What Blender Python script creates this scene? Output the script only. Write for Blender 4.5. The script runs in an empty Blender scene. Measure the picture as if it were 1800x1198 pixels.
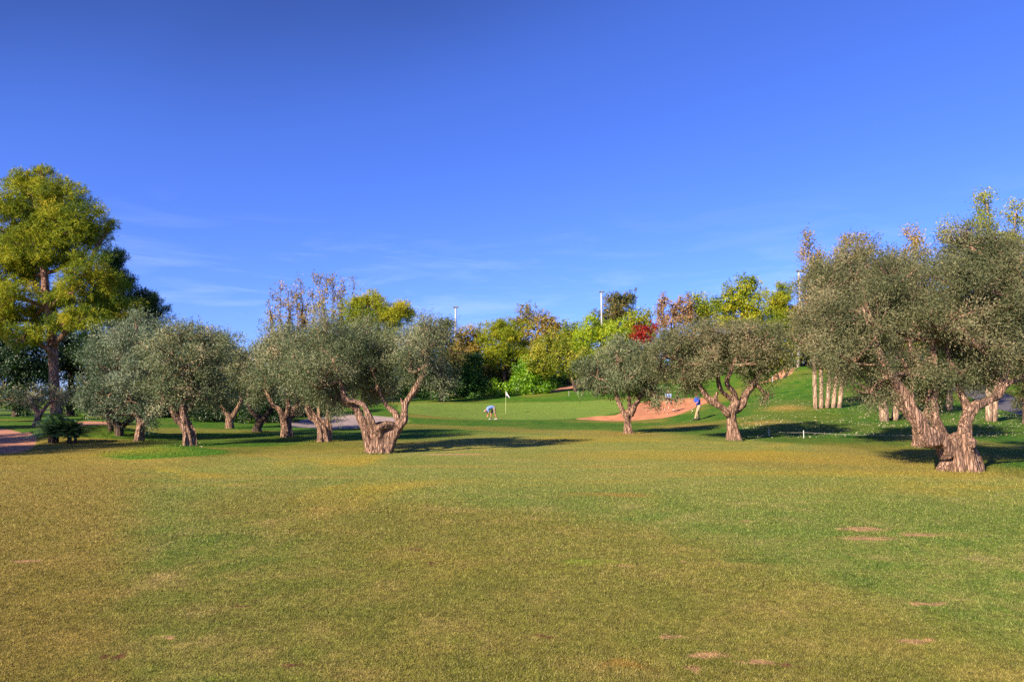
import bpy, math
import numpy as np
from math import radians as R

# ------------------------------------------------------------------ camera, world, sun
scene = bpy.context.scene
col = scene.collection
F = 1200.0; CX = 900.0; CY = 599.0; EYE = 1.7
PITCH = math.atan(101.0 / 1200.0)
cam_d = bpy.data.cameras.new('camera')
cam_d.lens = 24.0; cam_d.sensor_width = 36.0; cam_d.clip_end = 6000
cam = bpy.data.objects.new('camera', cam_d); col.objects.link(cam)
cam.location = (0, 0, EYE); cam.rotation_euler = (math.pi / 2 + PITCH, 0, 0)
scene.camera = cam
SUN_EL = R(29); SUN_AZ = R(-136)      # azimuth measured from +Y towards +X: behind the camera, to its left
world = bpy.data.worlds.new('World'); scene.world = world; world.use_nodes = True
wn = world.node_tree.nodes; wl = world.node_tree.links; wn.clear()
def N(nt, t, **kw):
    n = nt.nodes.new(t)
    for k, v in kw.items():
        if k in n.inputs: n.inputs[k].default_value = v
        else: setattr(n, k, v)
    return n
wt = world.node_tree
out = N(wt, 'ShaderNodeOutputWorld'); bg = N(wt, 'ShaderNodeBackground', Strength=0.06)
sky = N(wt, 'ShaderNodeTexSky'); sky.sky_type = 'NISHITA'; sky.sun_disc = False
sky.sun_elevation = SUN_EL; sky.sun_rotation = SUN_AZ; sky.air_density = 1.0; sky.dust_density = 0.3; sky.ozone_density = 3.0
tint = N(wt, 'ShaderNodeMix', data_type='RGBA', blend_type='MULTIPLY'); tint.inputs[0].default_value = 1.0
tint.inputs[7].default_value = (0.56, 0.76, 1.68, 1)
wl.new(sky.outputs[0], tint.inputs[6])
# thin wisps low over the trees and a smoky grey veil high up on the left
tc = N(wt, 'ShaderNodeTexCoord')
mp = N(wt, 'ShaderNodeMapping'); mp.inputs['Scale'].default_value = (2.2, 2.2, 16.0); mp.inputs['Rotation'].default_value = (0.0, 0.10, 0.0)
wl.new(tc.outputs['Generated'], mp.inputs['Vector'])
nz = N(wt, 'ShaderNodeTexNoise', Scale=2.2, Detail=7.0, Roughness=0.62, Distortion=0.5); wl.new(mp.outputs[0], nz.inputs['Vector'])
mr = N(wt, 'ShaderNodeMapRange'); mr.inputs[1].default_value = 0.50; mr.inputs[2].default_value = 0.76; wl.new(nz.outputs['Fac'], mr.inputs[0])
sep = N(wt, 'ShaderNodeSeparateXYZ'); wl.new(tc.outputs['Generated'], sep.inputs[0])
band = N(wt, 'ShaderNodeMapRange', interpolation_type='SMOOTHSTEP'); band.inputs[1].default_value = 0.30; band.inputs[2].default_value = 0.12; wl.new(sep.outputs['Z'], band.inputs[0])
mm = N(wt, 'ShaderNodeMath', operation='MULTIPLY'); wl.new(mr.outputs[0], mm.inputs[0]); wl.new(band.outputs[0], mm.inputs[1])
mm2 = N(wt, 'ShaderNodeMath', operation='MULTIPLY'); wl.new(mm.outputs[0], mm2.inputs[0]); mm2.inputs[1].default_value = 0.24
cl = N(wt, 'ShaderNodeMix', data_type='RGBA'); cl.inputs[7].default_value = (6.5, 7.6, 9.6, 1)
wl.new(mm2.outputs[0], cl.inputs[0]); wl.new(tint.outputs[2], cl.inputs[6])
v1 = N(wt, 'ShaderNodeTexNoise', Scale=1.6, Detail=4.0, Roughness=0.5, Distortion=0.3); wl.new(tc.outputs['Generated'], v1.inputs['Vector'])
ad = N(wt, 'ShaderNodeMath', operation='MULTIPLY_ADD'); wl.new(sep.outputs['X'], ad.inputs[0]); ad.inputs[1].default_value = -0.28; wl.new(sep.outputs['Z'], ad.inputs[2])
ad2 = N(wt, 'ShaderNodeMath', operation='MULTIPLY_ADD'); wl.new(v1.outputs['Fac'], ad2.inputs[0]); ad2.inputs[1].default_value = 0.18; wl.new(ad.outputs[0], ad2.inputs[2])
vr = N(wt, 'ShaderNodeMapRange', interpolation_type='SMOOTHSTEP'); vr.inputs[1].default_value = 0.54; vr.inputs[2].default_value = 0.78; vr.inputs[4].default_value = 0.85
wl.new(ad2.outputs[0], vr.inputs[0])
veil = N(wt, 'ShaderNodeMix', data_type='RGBA'); veil.inputs[7].default_value = (0.28, 0.60, 2.2, 1)
wl.new(vr.outputs[0], veil.inputs[0]); wl.new(cl.outputs[2], veil.inputs[6])
wl.new(veil.outputs[2], bg.inputs[0]); wl.new(bg.outputs[0], out.inputs[0])
sd = bpy.data.lights.new('sun', 'SUN'); sd.energy = 4.9; sd.angle = R(0.5); sd.color = (1.0, 0.86, 0.66)
sun = bpy.data.objects.new('sun', sd); col.objects.link(sun)
from mathutils import Vector
sdir = Vector((math.sin(SUN_AZ) * math.cos(SUN_EL), math.cos(SUN_AZ) * math.cos(SUN_EL), math.sin(SUN_EL)))
sun.rotation_euler = sdir.to_track_quat('Z', 'Y').to_euler(); sun.location = (-30, -30, 40)
scene.view_settings.view_transform = 'Standard'; scene.view_settings.look = 'None'
scene.view_settings.exposure = 1.2; scene.view_settings.gamma = 1.0
scene.cycles.max_bounces = 6; scene.cycles.transparent_max_bounces = 4
scene.cycles.use_denoising = False

# ------------------------------------------------------------------ helpers
rng = np.random.default_rng(7)
def ray(px, py):
    vx = (px - CX) / F; vz = (CY - py) / F
    return vx, math.cos(PITCH) - math.sin(PITCH) * vz, math.sin(PITCH) + math.cos(PITCH) * vz
def W(px, py, Y):
    """the point of the place seen towards (px, py) that lies Y metres ahead"""
    a, b, c = ray(px, py); return np.array([a * Y / b, Y, EYE + c * Y / b])
def sstep(a, b, x):
    t = np.clip((x - a) / (b - a), 0, 1); return t * t * (3 - 2 * t)
def snoise(x, y, s, seed=0.0):
    """cheap smooth noise in -1..1"""
    x = x * s; y = y * s; k = seed * 7.31
    return (np.sin(x * 1.0 + 1.7 * np.sin(y * .71 + k) + k) + np.sin(y * 1.13 + 1.3 * np.sin(x * .83 + 2 * k) + 2.1 * k)
            + .5 * np.sin(2.3 * x + 1.9 * y + 1.2 * np.sin(1.7 * y - x) + k)) / 2.5
def tag(o, label=None, cat=None, group=None, kind=None):
    for k, v in (('label', label), ('category', cat), ('group', group), ('kind', kind)):
        if v: o[k] = v
    return o
def empty(name, loc):
    o = bpy.data.objects.new(name, None); o.empty_display_size = .3; o.location = tuple(loc); col.objects.link(o); return o
def npmesh(name, V, loops, starts, mat, parent=None, off=(0, 0, 0), smooth=False, attrs=None, loc=None):
    """V (n,3) in world space; off = origin of the object"""
    V = np.asarray(V, np.float32) - np.asarray(off, np.float32)
    me = bpy.data.meshes.new(name)
    me.vertices.add(len(V)); me.vertices.foreach_set('co', V.ravel())
    loops = np.asarray(loops, np.int32).ravel(); starts = np.asarray(starts, np.int32)
    me.loops.add(len(loops)); me.loops.foreach_set('vertex_index', loops)
    me.polygons.add(len(starts)); me.polygons.foreach_set('loop_start', starts)
    me.update(calc_edges=True)
    me.polygons.foreach_set('use_smooth', np.full(len(starts), smooth))
    if attrs:
        for k, (dom, arr) in attrs.items():
            a = me.attributes.new(k, 'FLOAT', dom); a.data.foreach_set('value', np.asarray(arr, np.float32))
    me.materials.append(mat); me.validate()
    o = bpy.data.objects.new(name, me); col.objects.link(o)
    if parent is not None: o.parent = parent
    else: o.location = tuple(off)
    return o
def quads(name, V, Q, mat, **kw):
    Q = np.asarray(Q); return npmesh(name, V, Q, np.arange(len(Q)) * 4, mat, **kw)

# ------------------------------------------------------------------ materials
def new_mat(name):
    m = bpy.data.materials.new(name); m.use_nodes = True; m.node_tree.nodes.clear(); return m, m.node_tree
def ramp(nt, stops):
    r = N(nt, 'ShaderNodeValToRGB'); e = r.color_ramp.elements
    e[0].position = stops[0][0]; e[0].color = (*stops[0][1], 1)
    e[1].position = stops[-1][0]; e[1].color = (*stops[-1][1], 1)
    for p, c in stops[1:-1]:
        k = e.new(p); k.color = (*c, 1)
    return r
def leaf_mat(name, stops, trans=.3, rough=.55, spec=.3, tcol=1.3):
    m, nt = new_mat(name); L = nt.links
    at = N(nt, 'ShaderNodeAttribute', attribute_name='tint'); rp = ramp(nt, stops); L.new(at.outputs['Fac'], rp.inputs[0])
    b = N(nt, 'ShaderNodeBsdfPrincipled', Roughness=rough); b.inputs['Specular IOR Level'].default_value = spec
    L.new(rp.outputs[0], b.inputs['Base Color'])
    t = N(nt, 'ShaderNodeBsdfTranslucent')
    tm = N(nt, 'ShaderNodeMix', data_type='RGBA', blend_type='MULTIPLY'); tm.inputs[0].default_value = 1; tm.inputs[7].default_value = (tcol, tcol, tcol * .6, 1)
    L.new(rp.outputs[0], tm.inputs[6]); L.new(tm.outputs[2], t.inputs[0])
    mx = N(nt, 'ShaderNodeMixShader'); mx.inputs[0].default_value = trans
    L.new(b.outputs[0], mx.inputs[1]); L.new(t.outputs[0], mx.inputs[2])
    o = N(nt, 'ShaderNodeOutputMaterial'); L.new(mx.outputs[0], o.inputs[0]); return m
def bark_mat(name, c1, c2, c3, scale=(9, 9, 1.6), bump=.9, dist=.05):
    m, nt = new_mat(name); L = nt.links
    g = N(nt, 'ShaderNodeTexCoord'); mp = N(nt, 'ShaderNodeMapping'); mp.inputs['Scale'].default_value = scale
    L.new(g.outputs['Object'], mp.inputs[0])
    n1 = N(nt, 'ShaderNodeTexNoise', Scale=1.4, Detail=8.0, Roughness=.65, Distortion=1.2); L.new(mp.outputs[0], n1.inputs['Vector'])
    dz = N(nt, 'ShaderNodeTexNoise', Scale=1.1, Detail=4.0); L.new(mp.outputs[0], dz.inputs['Vector'])
    dv = N(nt, 'ShaderNodeVectorMath', operation='MULTIPLY_ADD'); L.new(dz.outputs['Color'], dv.inputs[0]); dv.inputs[1].default_value = (1.6, 1.6, 1.6); L.new(mp.outputs[0], dv.inputs[2])
    v = N(nt, 'ShaderNodeTexVoronoi', Scale=1.1, feature='DISTANCE_TO_EDGE'); L.new(dv.outputs[0], v.inputs['Vector'])
    rp = ramp(nt, [(0.30, c1), (0.48, c2), (0.68, c3)]); L.new(n1.outputs['Fac'], rp.inputs[0])
    vr = N(nt, 'ShaderNodeMapRange'); vr.inputs[2].default_value = .20; vr.inputs[3].default_value = .30; L.new(v.outputs[0], vr.inputs[0])
    mx = N(nt, 'ShaderNodeMix', data_type='RGBA', blend_type='MULTIPLY'); mx.inputs[0].default_value = 1
    L.new(rp.outputs[0], mx.inputs[6]); L.new(vr.outputs[0], mx.inputs[7])
    ad = N(nt, 'ShaderNodeMath', operation='MULTIPLY_ADD'); L.new(vr.outputs[0], ad.inputs[0]); ad.inputs[1].default_value = .8; L.new(n1.outputs['Fac'], ad.inputs[2])
    bp = N(nt, 'ShaderNodeBump', Strength=bump, Distance=dist); L.new(ad.outputs[0], bp.inputs['Height'])
    b = N(nt, 'ShaderNodeBsdfPrincipled', Roughness=.9); b.inputs['Specular IOR Level'].default_value = .15
    L.new(mx.outputs[2], b.inputs['Base Color']); L.new(bp.outputs[0], b.inputs['Normal'])
    o = N(nt, 'ShaderNodeOutputMaterial'); L.new(b.outputs[0], o.inputs[0]); return m
def plain(name, c, rough=.7, var=.12, scale=30, bump=0.0, metal=0):
    m, nt = new_mat(name); L = nt.links
    g = N(nt, 'ShaderNodeTexCoord'); n = N(nt, 'ShaderNodeTexNoise', Scale=scale, Detail=5.0); L.new(g.outputs['Object'], n.inputs['Vector'])
    lo = tuple(x * (1 - var) for x in c); hi = tuple(min(1, x * (1 + var)) for x in c)
    rp = ramp(nt, [(.3, lo), (.7, hi)]); L.new(n.outputs['Fac'], rp.inputs[0])
    b = N(nt, 'ShaderNodeBsdfPrincipled', Roughness=rough, Metallic=metal); L.new(rp.outputs[0], b.inputs['Base Color'])
    if bump:
        bp = N(nt, 'ShaderNodeBump', Strength=bump, Distance=.03); L.new(n.outputs['Fac'], bp.inputs['Height']); L.new(bp.outputs[0], b.inputs['Normal'])
    o = N(nt, 'ShaderNodeOutputMaterial'); L.new(b.outputs[0], o.inputs[0]); return m

M = {}
M['olive_leaf'] = leaf_mat('olive_leaf', [(0, (0.0575, 0.0864, 0.0378)), (0.35, (0.1323, 0.1656, 0.0788)), (0.62, (0.23, 0.252, 0.1365)), (0.82, (0.368, 0.36, 0.2205)), (1, (0.483, 0.348, 0.21))], .25, .5, .25, 1.25)
M['olive_leaf_blue'] = leaf_mat('olive_leaf_blue', [(0, (0.0575, 0.0936, 0.0525)), (0.4, (0.138, 0.186, 0.1155)), (0.75, (0.2415, 0.288, 0.189)), (1, (0.391, 0.384, 0.252))], .25, .5, .25, 1.25)
M['olive_leaf_brown'] = leaf_mat('olive_leaf_brown', [(0, (0.0554, 0.0718, 0.0307)), (0.35, (0.123, 0.1352, 0.0578)), (0.6, (0.2066, 0.1954, 0.0993)), (0.8, (0.3125, 0.264, 0.158)), (1, (0.4032, 0.2534, 0.149))], .25, .5, .25, 1.25)
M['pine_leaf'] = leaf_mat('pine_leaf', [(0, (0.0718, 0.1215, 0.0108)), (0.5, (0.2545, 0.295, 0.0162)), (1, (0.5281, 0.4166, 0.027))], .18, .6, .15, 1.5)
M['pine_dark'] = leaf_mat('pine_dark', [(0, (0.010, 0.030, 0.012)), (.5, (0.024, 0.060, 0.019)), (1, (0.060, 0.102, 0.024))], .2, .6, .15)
M['lime_leaf'] = leaf_mat('lime_leaf', [(0, (0.1713, 0.2539, 0.0138)), (0.5, (0.3426, 0.4334, 0.0235)), (1, (0.6166, 0.5387, 0.0348))], .4, .5, .3, 1.5)
M['yellow_leaf'] = leaf_mat('yellow_leaf', [(0, (0.1202, 0.1662, 0.0144)), (0.5, (0.295, 0.3128, 0.027)), (1, (0.5244, 0.4301, 0.054))], .35, .5, .3, 1.4)
M['orange_leaf'] = leaf_mat('orange_leaf', [(0, (0.1, 0.1, 0.02)), (0.35, (0.25, 0.2, 0.03)), (0.7, (0.42, 0.28, 0.04)), (1, (0.52, 0.38, 0.09))], .3, .5, .3, 1.3)
M['brown_leaf'] = leaf_mat('brown_leaf', [(0, (0.04, 0.06, 0.018)), (0.45, (0.12, 0.12, 0.03)), (0.8, (0.23, 0.17, 0.05)), (1, (0.32, 0.2, 0.07))], .25, .5, .3)
M['poplar_leaf'] = leaf_mat('poplar_leaf', [(0, (0.143, 0.12, 0.0225)), (0.4, (0.308, 0.22, 0.045)), (0.8, (0.495, 0.33, 0.0825)), (1, (0.55, 0.4, 0.15))], .3, .5, .3)
M['tan_leaf'] = leaf_mat('tan_leaf', [(0, (0.18, 0.12, 0.05)), (0.5, (0.42, 0.25, 0.12)), (1, (0.55, 0.38, 0.22))], .3, .6, .2)
M['red_leaf'] = leaf_mat('red_leaf', [(0, (0.16, 0.015, 0.01)), (0.6, (0.38, 0.02, 0.02)), (1, (0.45, 0.06, 0.03))], .35, .5, .3)
M['green_leaf'] = leaf_mat('green_leaf', [(0, (0.0707, 0.1641, 0.0079)), (0.5, (0.1768, 0.358, 0.0149)), (1, (0.389, 0.552, 0.0297))], .35, .35, .6, 1.3)
M['dark_green_leaf'] = leaf_mat('dark_green_leaf', [(0, (0.0174, 0.058, 0.013)), (0.5, (0.0464, 0.1305, 0.0234)), (1, (0.1087, 0.232, 0.039))], .2, .5, .25)  # own dark green of the background shrubs
M['shade_toned_leaf'] = leaf_mat('shade_toned_leaf', [(0, (0.006, 0.018, 0.006)), (0.5, (0.014, 0.042, 0.01)), (1, (0.036, 0.08, 0.014))], .2, .45, .4)  # leaf colour lowered to carry the shade on the left evergreens
M['bark_olive'] = bark_mat('bark_olive', (.09, .052, .034), (.36, .21, .145), (.62, .40, .29), (13, 13, 1.7), 1.0, .06)
M['bark_dark'] = bark_mat('bark_dark', (.06, .045, .035), (.14, .095, .07), (.22, .15, .11), (8, 8, 1.5), 1.0, .05)
M['bark_pine'] = bark_mat('bark_pine', (.15, .075, .05), (.36, .19, .13), (.50, .30, .22), (5, 5, 1.6), 1.0, .08)
M['bark_pale'] = bark_mat('bark_pale', (.26, .16, .11), (.46, .30, .21), (.60, .42, .31), (10, 10, 1.2), .8, .03)

# ------------------------------------------------------------------ terrain heights
# (direction px, metres ahead, height) read off the place
CT = []
def ct(px, d, z=None, py=None):
    p = W(px, 700 if py is None else py, d)
    CT.append((p[0], d, p[2] if z is None else z))
for d in (3, 10, 18, 25):
    for px in (-500, -100, 300, 600, 900, 1200, 1500, 1800, 2200): ct(px, d, 0)
for px in (-600, -300, 0, 250, 450): 
    for d in (35, 50, 70, 100, 150, 260): ct(px, d, 0.0 if d < 100 else .15)
for px in (560, 700, 800, 900, 1000): ct(px, 36, 0)
ct(560, 45, 0.05); ct(560, 54, .35); ct(560, 66, .5); ct(600, 80, .7)
ct(640, 45, .0); ct(650, 53, .45); ct(700, 62, 1.05); ct(700, 75, 1.45); ct(720, 90, 1.6)
ct(800, 48, 0); ct(800, 58, .1); ct(800, 68, .62); ct(800, 82, 1.35); ct(800, 95, 1.7)
ct(900, 48, 0); ct(900, 58, 0); ct(890, 65, .24); ct(900, 75, 1.0); ct(900, 85, 1.95); ct(900, 95, 2.3); ct(900, 120, 4.5)
ct(1000, 45, 0); ct(1000, 54, .05); ct(1000, 65, .5); ct(1000, 75, 1.25); ct(1000, 84, py=692); ct(990, 96, py=680); ct(1000, 120, 5.2)
ct(1060, 51, .03); ct(1100, 50, .05); ct(1100, 60, .75); ct(1120, 68, 1.5); ct(1120, 80, 2.3); ct(1120, 100, 4.4)
ct(1180, 30, 0); ct(1180, 40, 0.0); ct(1180, 46, .05); ct(1180, 52, .45); ct(1200, 60, 1.45); ct(1200, 70, 2.3); ct(1200, 90, 4.4)
ct(1229, 43, .12); ct(1260, 50, .9); ct(1240, 60, py=700); ct(1260, 72, py=688); ct(1340, 66, py=676); ct(1370, 70, py=664); ct(1300, 95, 5.5)
ct(1290, 29, 0); ct(1330, 36, .25); ct(1350, 45, 1.2); ct(1360, 55, py=690)
ct(1455, 31, .1); ct(1455, 36, .5); ct(1455, 42, py=716); ct(1420, 60, py=652); ct(1420, 75, 5.4); ct(1450, 100, 7)
ct(1550, 29, .1); ct(1550, 37, py=741); ct(1550, 46, 1.5); ct(1550, 60, 3.2); ct(1600, 90, 6)
ct(1740, 26, 0); ct(1740, 37, py=741); ct(1720, 48, 1.3); ct(1680, 60, 2.5); ct(1750, 90, 5)
ct(1800, 30, .05); ct(1820, 44, .35); ct(1950, 40, .5); ct(2100, 60, 2.5); ct(2000, 100, 6); ct(2400, 40, 1)
for px in (-400, 100, 500): ct(px, 400, .5)
for px in (800, 1200, 1600, 2200): ct(px, 200, 9); ct(px, 400, 11)
CT = np.array(CT)
def rbf_fit(P, z):
    d = np.linalg.norm(P[:, None] - P[None], axis=2); return np.linalg.solve(d + 1e-6 * np.eye(len(P)), z)
zm = CT[:, 2]; RW = rbf_fit(CT[:, :2], zm)
gx = np.arange(-150, 150.1, 1.0); gy = np.arange(-20, 260.1, 1.0)
GX, GY = np.meshgrid(gx, gy)
GZ = np.zeros_like(GX)
for i in range(len(CT)): GZ += RW[i] * np.hypot(GX - CT[i, 0], GY - CT[i, 1])
GZ = np.clip(GZ, -.05, 12)
GZ *= sstep(20, 34, GY + .25 * np.abs(GX) * 0)
for _ in range(3):
    Pd = np.pad(GZ, 1, mode='edge')
    GZ = (Pd[:-2, 1:-1] + Pd[2:, 1:-1] + Pd[1:-1, :-2] + Pd[1:-1, 2:] + 2 * GZ) / 6
def bump_at(x, y, px, d, rx, ry, hgt):
    c = W(px, 700, d); q = ((x - c[0]) / rx) ** 2 + ((y - d) / ry) ** 2
    return hgt * np.exp(-q * 1.2)
def pxof(x, y): return CX + F * x / np.maximum(y, .1) * (math.cos(PITCH))
def h(x, y):
    x = np.asarray(x, float); y = np.asarray(y, float)
    fx = np.clip(x + 150, 0, 299.999); fy = np.clip(y + 20, 0, 279.999)
    ix = fx.astype(int); iy = fy.astype(int); tx = fx - ix; ty = fy - iy
    z = (GZ[iy, ix] * (1 - tx) * (1 - ty) + GZ[iy, ix + 1] * tx * (1 - ty) + GZ[iy + 1, ix] * (1 - tx) * ty + GZ[iy + 1, ix + 1] * tx * ty)
    z = z + .035 * snoise(x, y, .21) + .012 * snoise(x, y, .7, 2)
    z = z + bump_at(x, y, 295, 20.6, 2.0, 1.8, .28)
    z = z + bump_at(x, y, 175, 30, 2.2, 1.8, .55) + bump_at(x, y, 140, 33, 2.5, 2, .35)
    z = z + bump_at(x, y, 40, 18.9, 6, .7, .06)
    pq = pxof(x, y); yc = 14.9 + .0047 * np.clip(pq, -400, 600) + .12 * np.sin(x * 1.3)
    z = z - .045 * np.exp(-((y - yc) / .16) ** 2) * sstep(560, 420, pq) * (y > 10)
    return z
def hs(x, y): return float(h(np.array([x]), np.array([y]))[0])
def G(px, py):
    """where the sight line towards (px, py) meets the ground"""
    ds = np.concatenate([np.arange(3, 120, .05), np.arange(120, 260, .5)])
    a, b, c = ray(px, py); x = a * ds / b; z = EYE + c * ds / b
    hit = np.nonzero(z < h(x, ds))[0]
    d = ds[hit[0]] if len(hit) else 120.0
    x0 = a * d / b; return np.array([x0, d, hs(x0, d)])
def at(px, d):
    a, b, c = ray(px, 700); x = a * d / b; return np.array([x, d, hs(x, d)])

# outlines on the ground (directions and distances), used for bunkers, paths, roads
def polyw(pts, n=10):
    P = np.array([at(px, d)[:2] for px, d in pts]); out_ = []
    m = len(P)
    for i in range(m):
        p0, p1, p2, p3 = P[(i - 1) % m], P[i], P[(i + 1) % m], P[(i + 2) % m]
        for k in range(n):
            t = k / n; out_.append(.5 * ((2 * p1) + (-p0 + p2) * t + (2 * p0 - 5 * p1 + 4 * p2 - p3) * t * t + (-p0 + 3 * p1 - 3 * p2 + p3) * t ** 3))
    return np.array(out_)
def sdf(poly, x, y):
    """signed distance, negative inside"""
    x = np.asarray(x, float); y = np.asarray(y, float); sh = x.shape; x = x.ravel(); y = y.ravel()
    d = np.full(x.shape, 1e9); ins = np.zeros(x.shape, bool); n = len(poly)
    for i in range(n):
        a = poly[i]; b = poly[(i + 1) % n]; e = b - a
        t = np.clip(((x - a[0]) * e[0] + (y - a[1]) * e[1]) / (e @ e + 1e-12), 0, 1)
        d = np.minimum(d, np.hypot(x - a[0] - t * e[0], y - a[1] - t * e[1]))
        c = ((a[1] > y) != (b[1] > y)) & (x < (b[0] - a[0]) * (y - a[1]) / (b[1] - a[1] + 1e-12) + a[0]); ins ^= c
    return np.where(ins, -d, d).reshape(sh)
def strip(pts, w):
    """closed outline of a strip; pts (px, d)"""
    P = np.array([at(px, d)[:2] for px, d in pts]); Q = []
    for i in range(len(P) - 1):
        for t in np.linspace(0, 1, 8, endpoint=False): Q.append(P[i] * (1 - t) + P[i + 1] * t)
    Q.append(P[-1]); Q = np.array(Q)
    for _ in range(6): Q[1:-1] = (Q[:-2] + Q[1:-1] * 2 + Q[2:]) / 4
    T = np.gradient(Q, axis=0); T /= np.linalg.norm(T, axis=1)[:, None]; Nn = np.stack([-T[:, 1], T[:, 0]], 1)
    ww = w * (1 + .12 * np.sin(np.arange(len(Q)) * 1.3))[:, None] / 2
    return np.concatenate([Q + Nn * ww, (Q - Nn * ww)[::-1]])
def pxd(pp): return [(a, float(G(a, b)[1])) for a, b in pp]
SHEETS = {}
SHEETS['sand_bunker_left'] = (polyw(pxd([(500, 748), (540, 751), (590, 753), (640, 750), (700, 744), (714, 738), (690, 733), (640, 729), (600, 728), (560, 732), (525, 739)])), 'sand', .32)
SHEETS['sand_bunker_right'] = (polyw(pxd([(1016, 735), (1050, 738), (1100, 739), (1140, 736), (1175, 732), (1200, 724), (1222, 714), (1244, 705), (1240, 700), (1205, 699), (1170, 701), (1130, 706), (1110, 716), (1085, 728), (1045, 731)])), 'sand2', .30)
SHEETS['dirt_path_left'] = (polyw(pxd([(-260, 790), (-60, 797), (30, 794), (60, 786), (68, 772), (58, 758), (10, 752), (-80, 752), (-250, 764)])), 'dirt', .05)
SHEETS['dirt_track'] = (polyw(pxd([(128, 741), (150, 739), (190, 740), (200, 743), (170, 746), (140, 747), (120, 746)])), 'dirt', .05)
SHEETS['dirt_path_hill'] = (strip([(1200, 70), (1262, 69), (1330, 68), (1372, 71), (1400, 80)], 1.6), 'dirt2', .08)
SHEETS['dirt_path_centre'] = (strip([(1040, 108), (1010, 98), (985, 92), (960, 90), (930, 89)], 2.4), 'dirt', .08)
SHEETS['road_right'] = (strip([(2300, 33), (1950, 40), (1800, 47), (1730, 55), (1680, 65), (1650, 80)], 3.6), 'asphalt', .08)
SHEETS['road_far'] = (strip([(-500, 105), (-200, 102), (60, 100), (200, 100)], 5.0), 'asphalt', .06)
def sheet_drop(x, y):
    z = np.zeros_like(x)
    for k, (pl, mt, dep) in SHEETS.items():
        lo = pl.min(0) - 1; hi = pl.max(0) + 1
        m = (x > lo[0]) & (x < hi[0]) & (y > lo[1]) & (y < hi[1])
        if m.any(): z[m] -= dep * 1.5 * sstep(.22, -.22, sdf(pl, x[m], y[m]))
    return z
# fairway / rough boundary: metres ahead for each direction
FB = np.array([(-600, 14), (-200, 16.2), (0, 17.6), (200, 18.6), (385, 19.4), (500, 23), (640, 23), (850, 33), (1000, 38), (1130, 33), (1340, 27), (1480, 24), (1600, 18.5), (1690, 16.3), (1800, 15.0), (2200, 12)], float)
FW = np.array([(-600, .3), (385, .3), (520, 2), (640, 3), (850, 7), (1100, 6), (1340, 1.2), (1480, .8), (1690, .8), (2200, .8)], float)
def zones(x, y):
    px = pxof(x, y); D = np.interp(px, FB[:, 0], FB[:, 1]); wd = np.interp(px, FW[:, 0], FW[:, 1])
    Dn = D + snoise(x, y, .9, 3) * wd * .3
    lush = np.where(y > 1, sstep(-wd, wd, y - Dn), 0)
    gc = at(905, 66); q = np.sqrt(((x - gc[0]) / 13.5) ** 2 + ((y - gc[1]) / 11.5) ** 2)
    green = sstep(1.03, .97, q + .05 * snoise(x, y, .3, 5)) * (px > 700)
    # yellow dry grass left of the mound and hillside dry patches
    dry = sstep(.1, .6, snoise(x, y, .33, 9)) * .5 * np.where((px > 1300) & (y > 29), .35, 1)
    lf = (px < 330) & (y < 28); dry = np.where(lf, np.maximum(dry, sstep(330, 180, px) * .8), dry)
    for (a, b, rx, ry) in ((1335, 38, 1.6, 2.0), (1095, 33, 2.4, 3.0), (1205, 41, 2.4, 3.2), (1380, 44, 1.5, 2.2)):
        c = at(a, b); dry = np.maximum(dry, np.exp(-(((x - c[0]) / rx) ** 2 + ((y - c[1]) / ry) ** 2) * 1.3))
    mc = at(292, 20.4); mq = np.sqrt(((x - mc[0]) / 1.75) ** 2 + ((y - 20.5) / 1.9) ** 2) + .06 * snoise(x, y, 1.6, 6)
    mound = sstep(1.06, .94, mq)
    dry = dry * (1 - mound)
    return lush, green, dry, mound

# ------------------------------------------------------------------ grass colour network shared by turf and blades
SPOTS = [(1518, 930, .34, .17, 's'), (1525, 947, .38, .14, 's'), (1618, 940, .26, .13, 's'), (1240, 1152, .16, .07, 's'), (1335, 1165, .12, .06, 's'),
         (1220, 1182, .07, .06, 's'), (1185, 1119, .08, .05, 's'), (1602, 1127, .11, .06, 's'), (1640, 1065, .14, .05, 's'), (215, 1156, .07, .07, 'b'),
         (290, 1121, .09, .06, 's'), (725, 967, .09, .05, 'b'), (762, 990, .06, .04, 'b'), (397, 902, .10, .05, 'b'), (422, 1067, .06, .05, 'b'), (50, 987, .14, .06, 's'),
         (1065, 868, .9, .20, 'o'), (1110, 872, .5, .14, 'o'), (1100, 994, .10, .05, 's'), (1200, 988, .09, .05, 's'), (1028, 988, .34, .15, 'l'), (1100, 1170, .2, .1, 'o'),
         (800, 798, 1.3, .35, 's'), (942, 1122, .05, .04, 'b'), (502, 1172, .07, .05, 'b'), (1385, 1172, .08, .05, 'b'), (1310, 916, .12, .05, 's'), (1330, 985, .4, .14, 'g'), (1180, 800, 5.0, 2.2, 'y'), (1480, 832, 4.0, .8, 'y'), (1060, 772, 3.5, 2.2, 'y'), (150, 800, 3.0, 1.2, 'y')]
SPW = [(G(a, b), rx, ry, k) for a, b, rx, ry, k in SPOTS]
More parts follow.
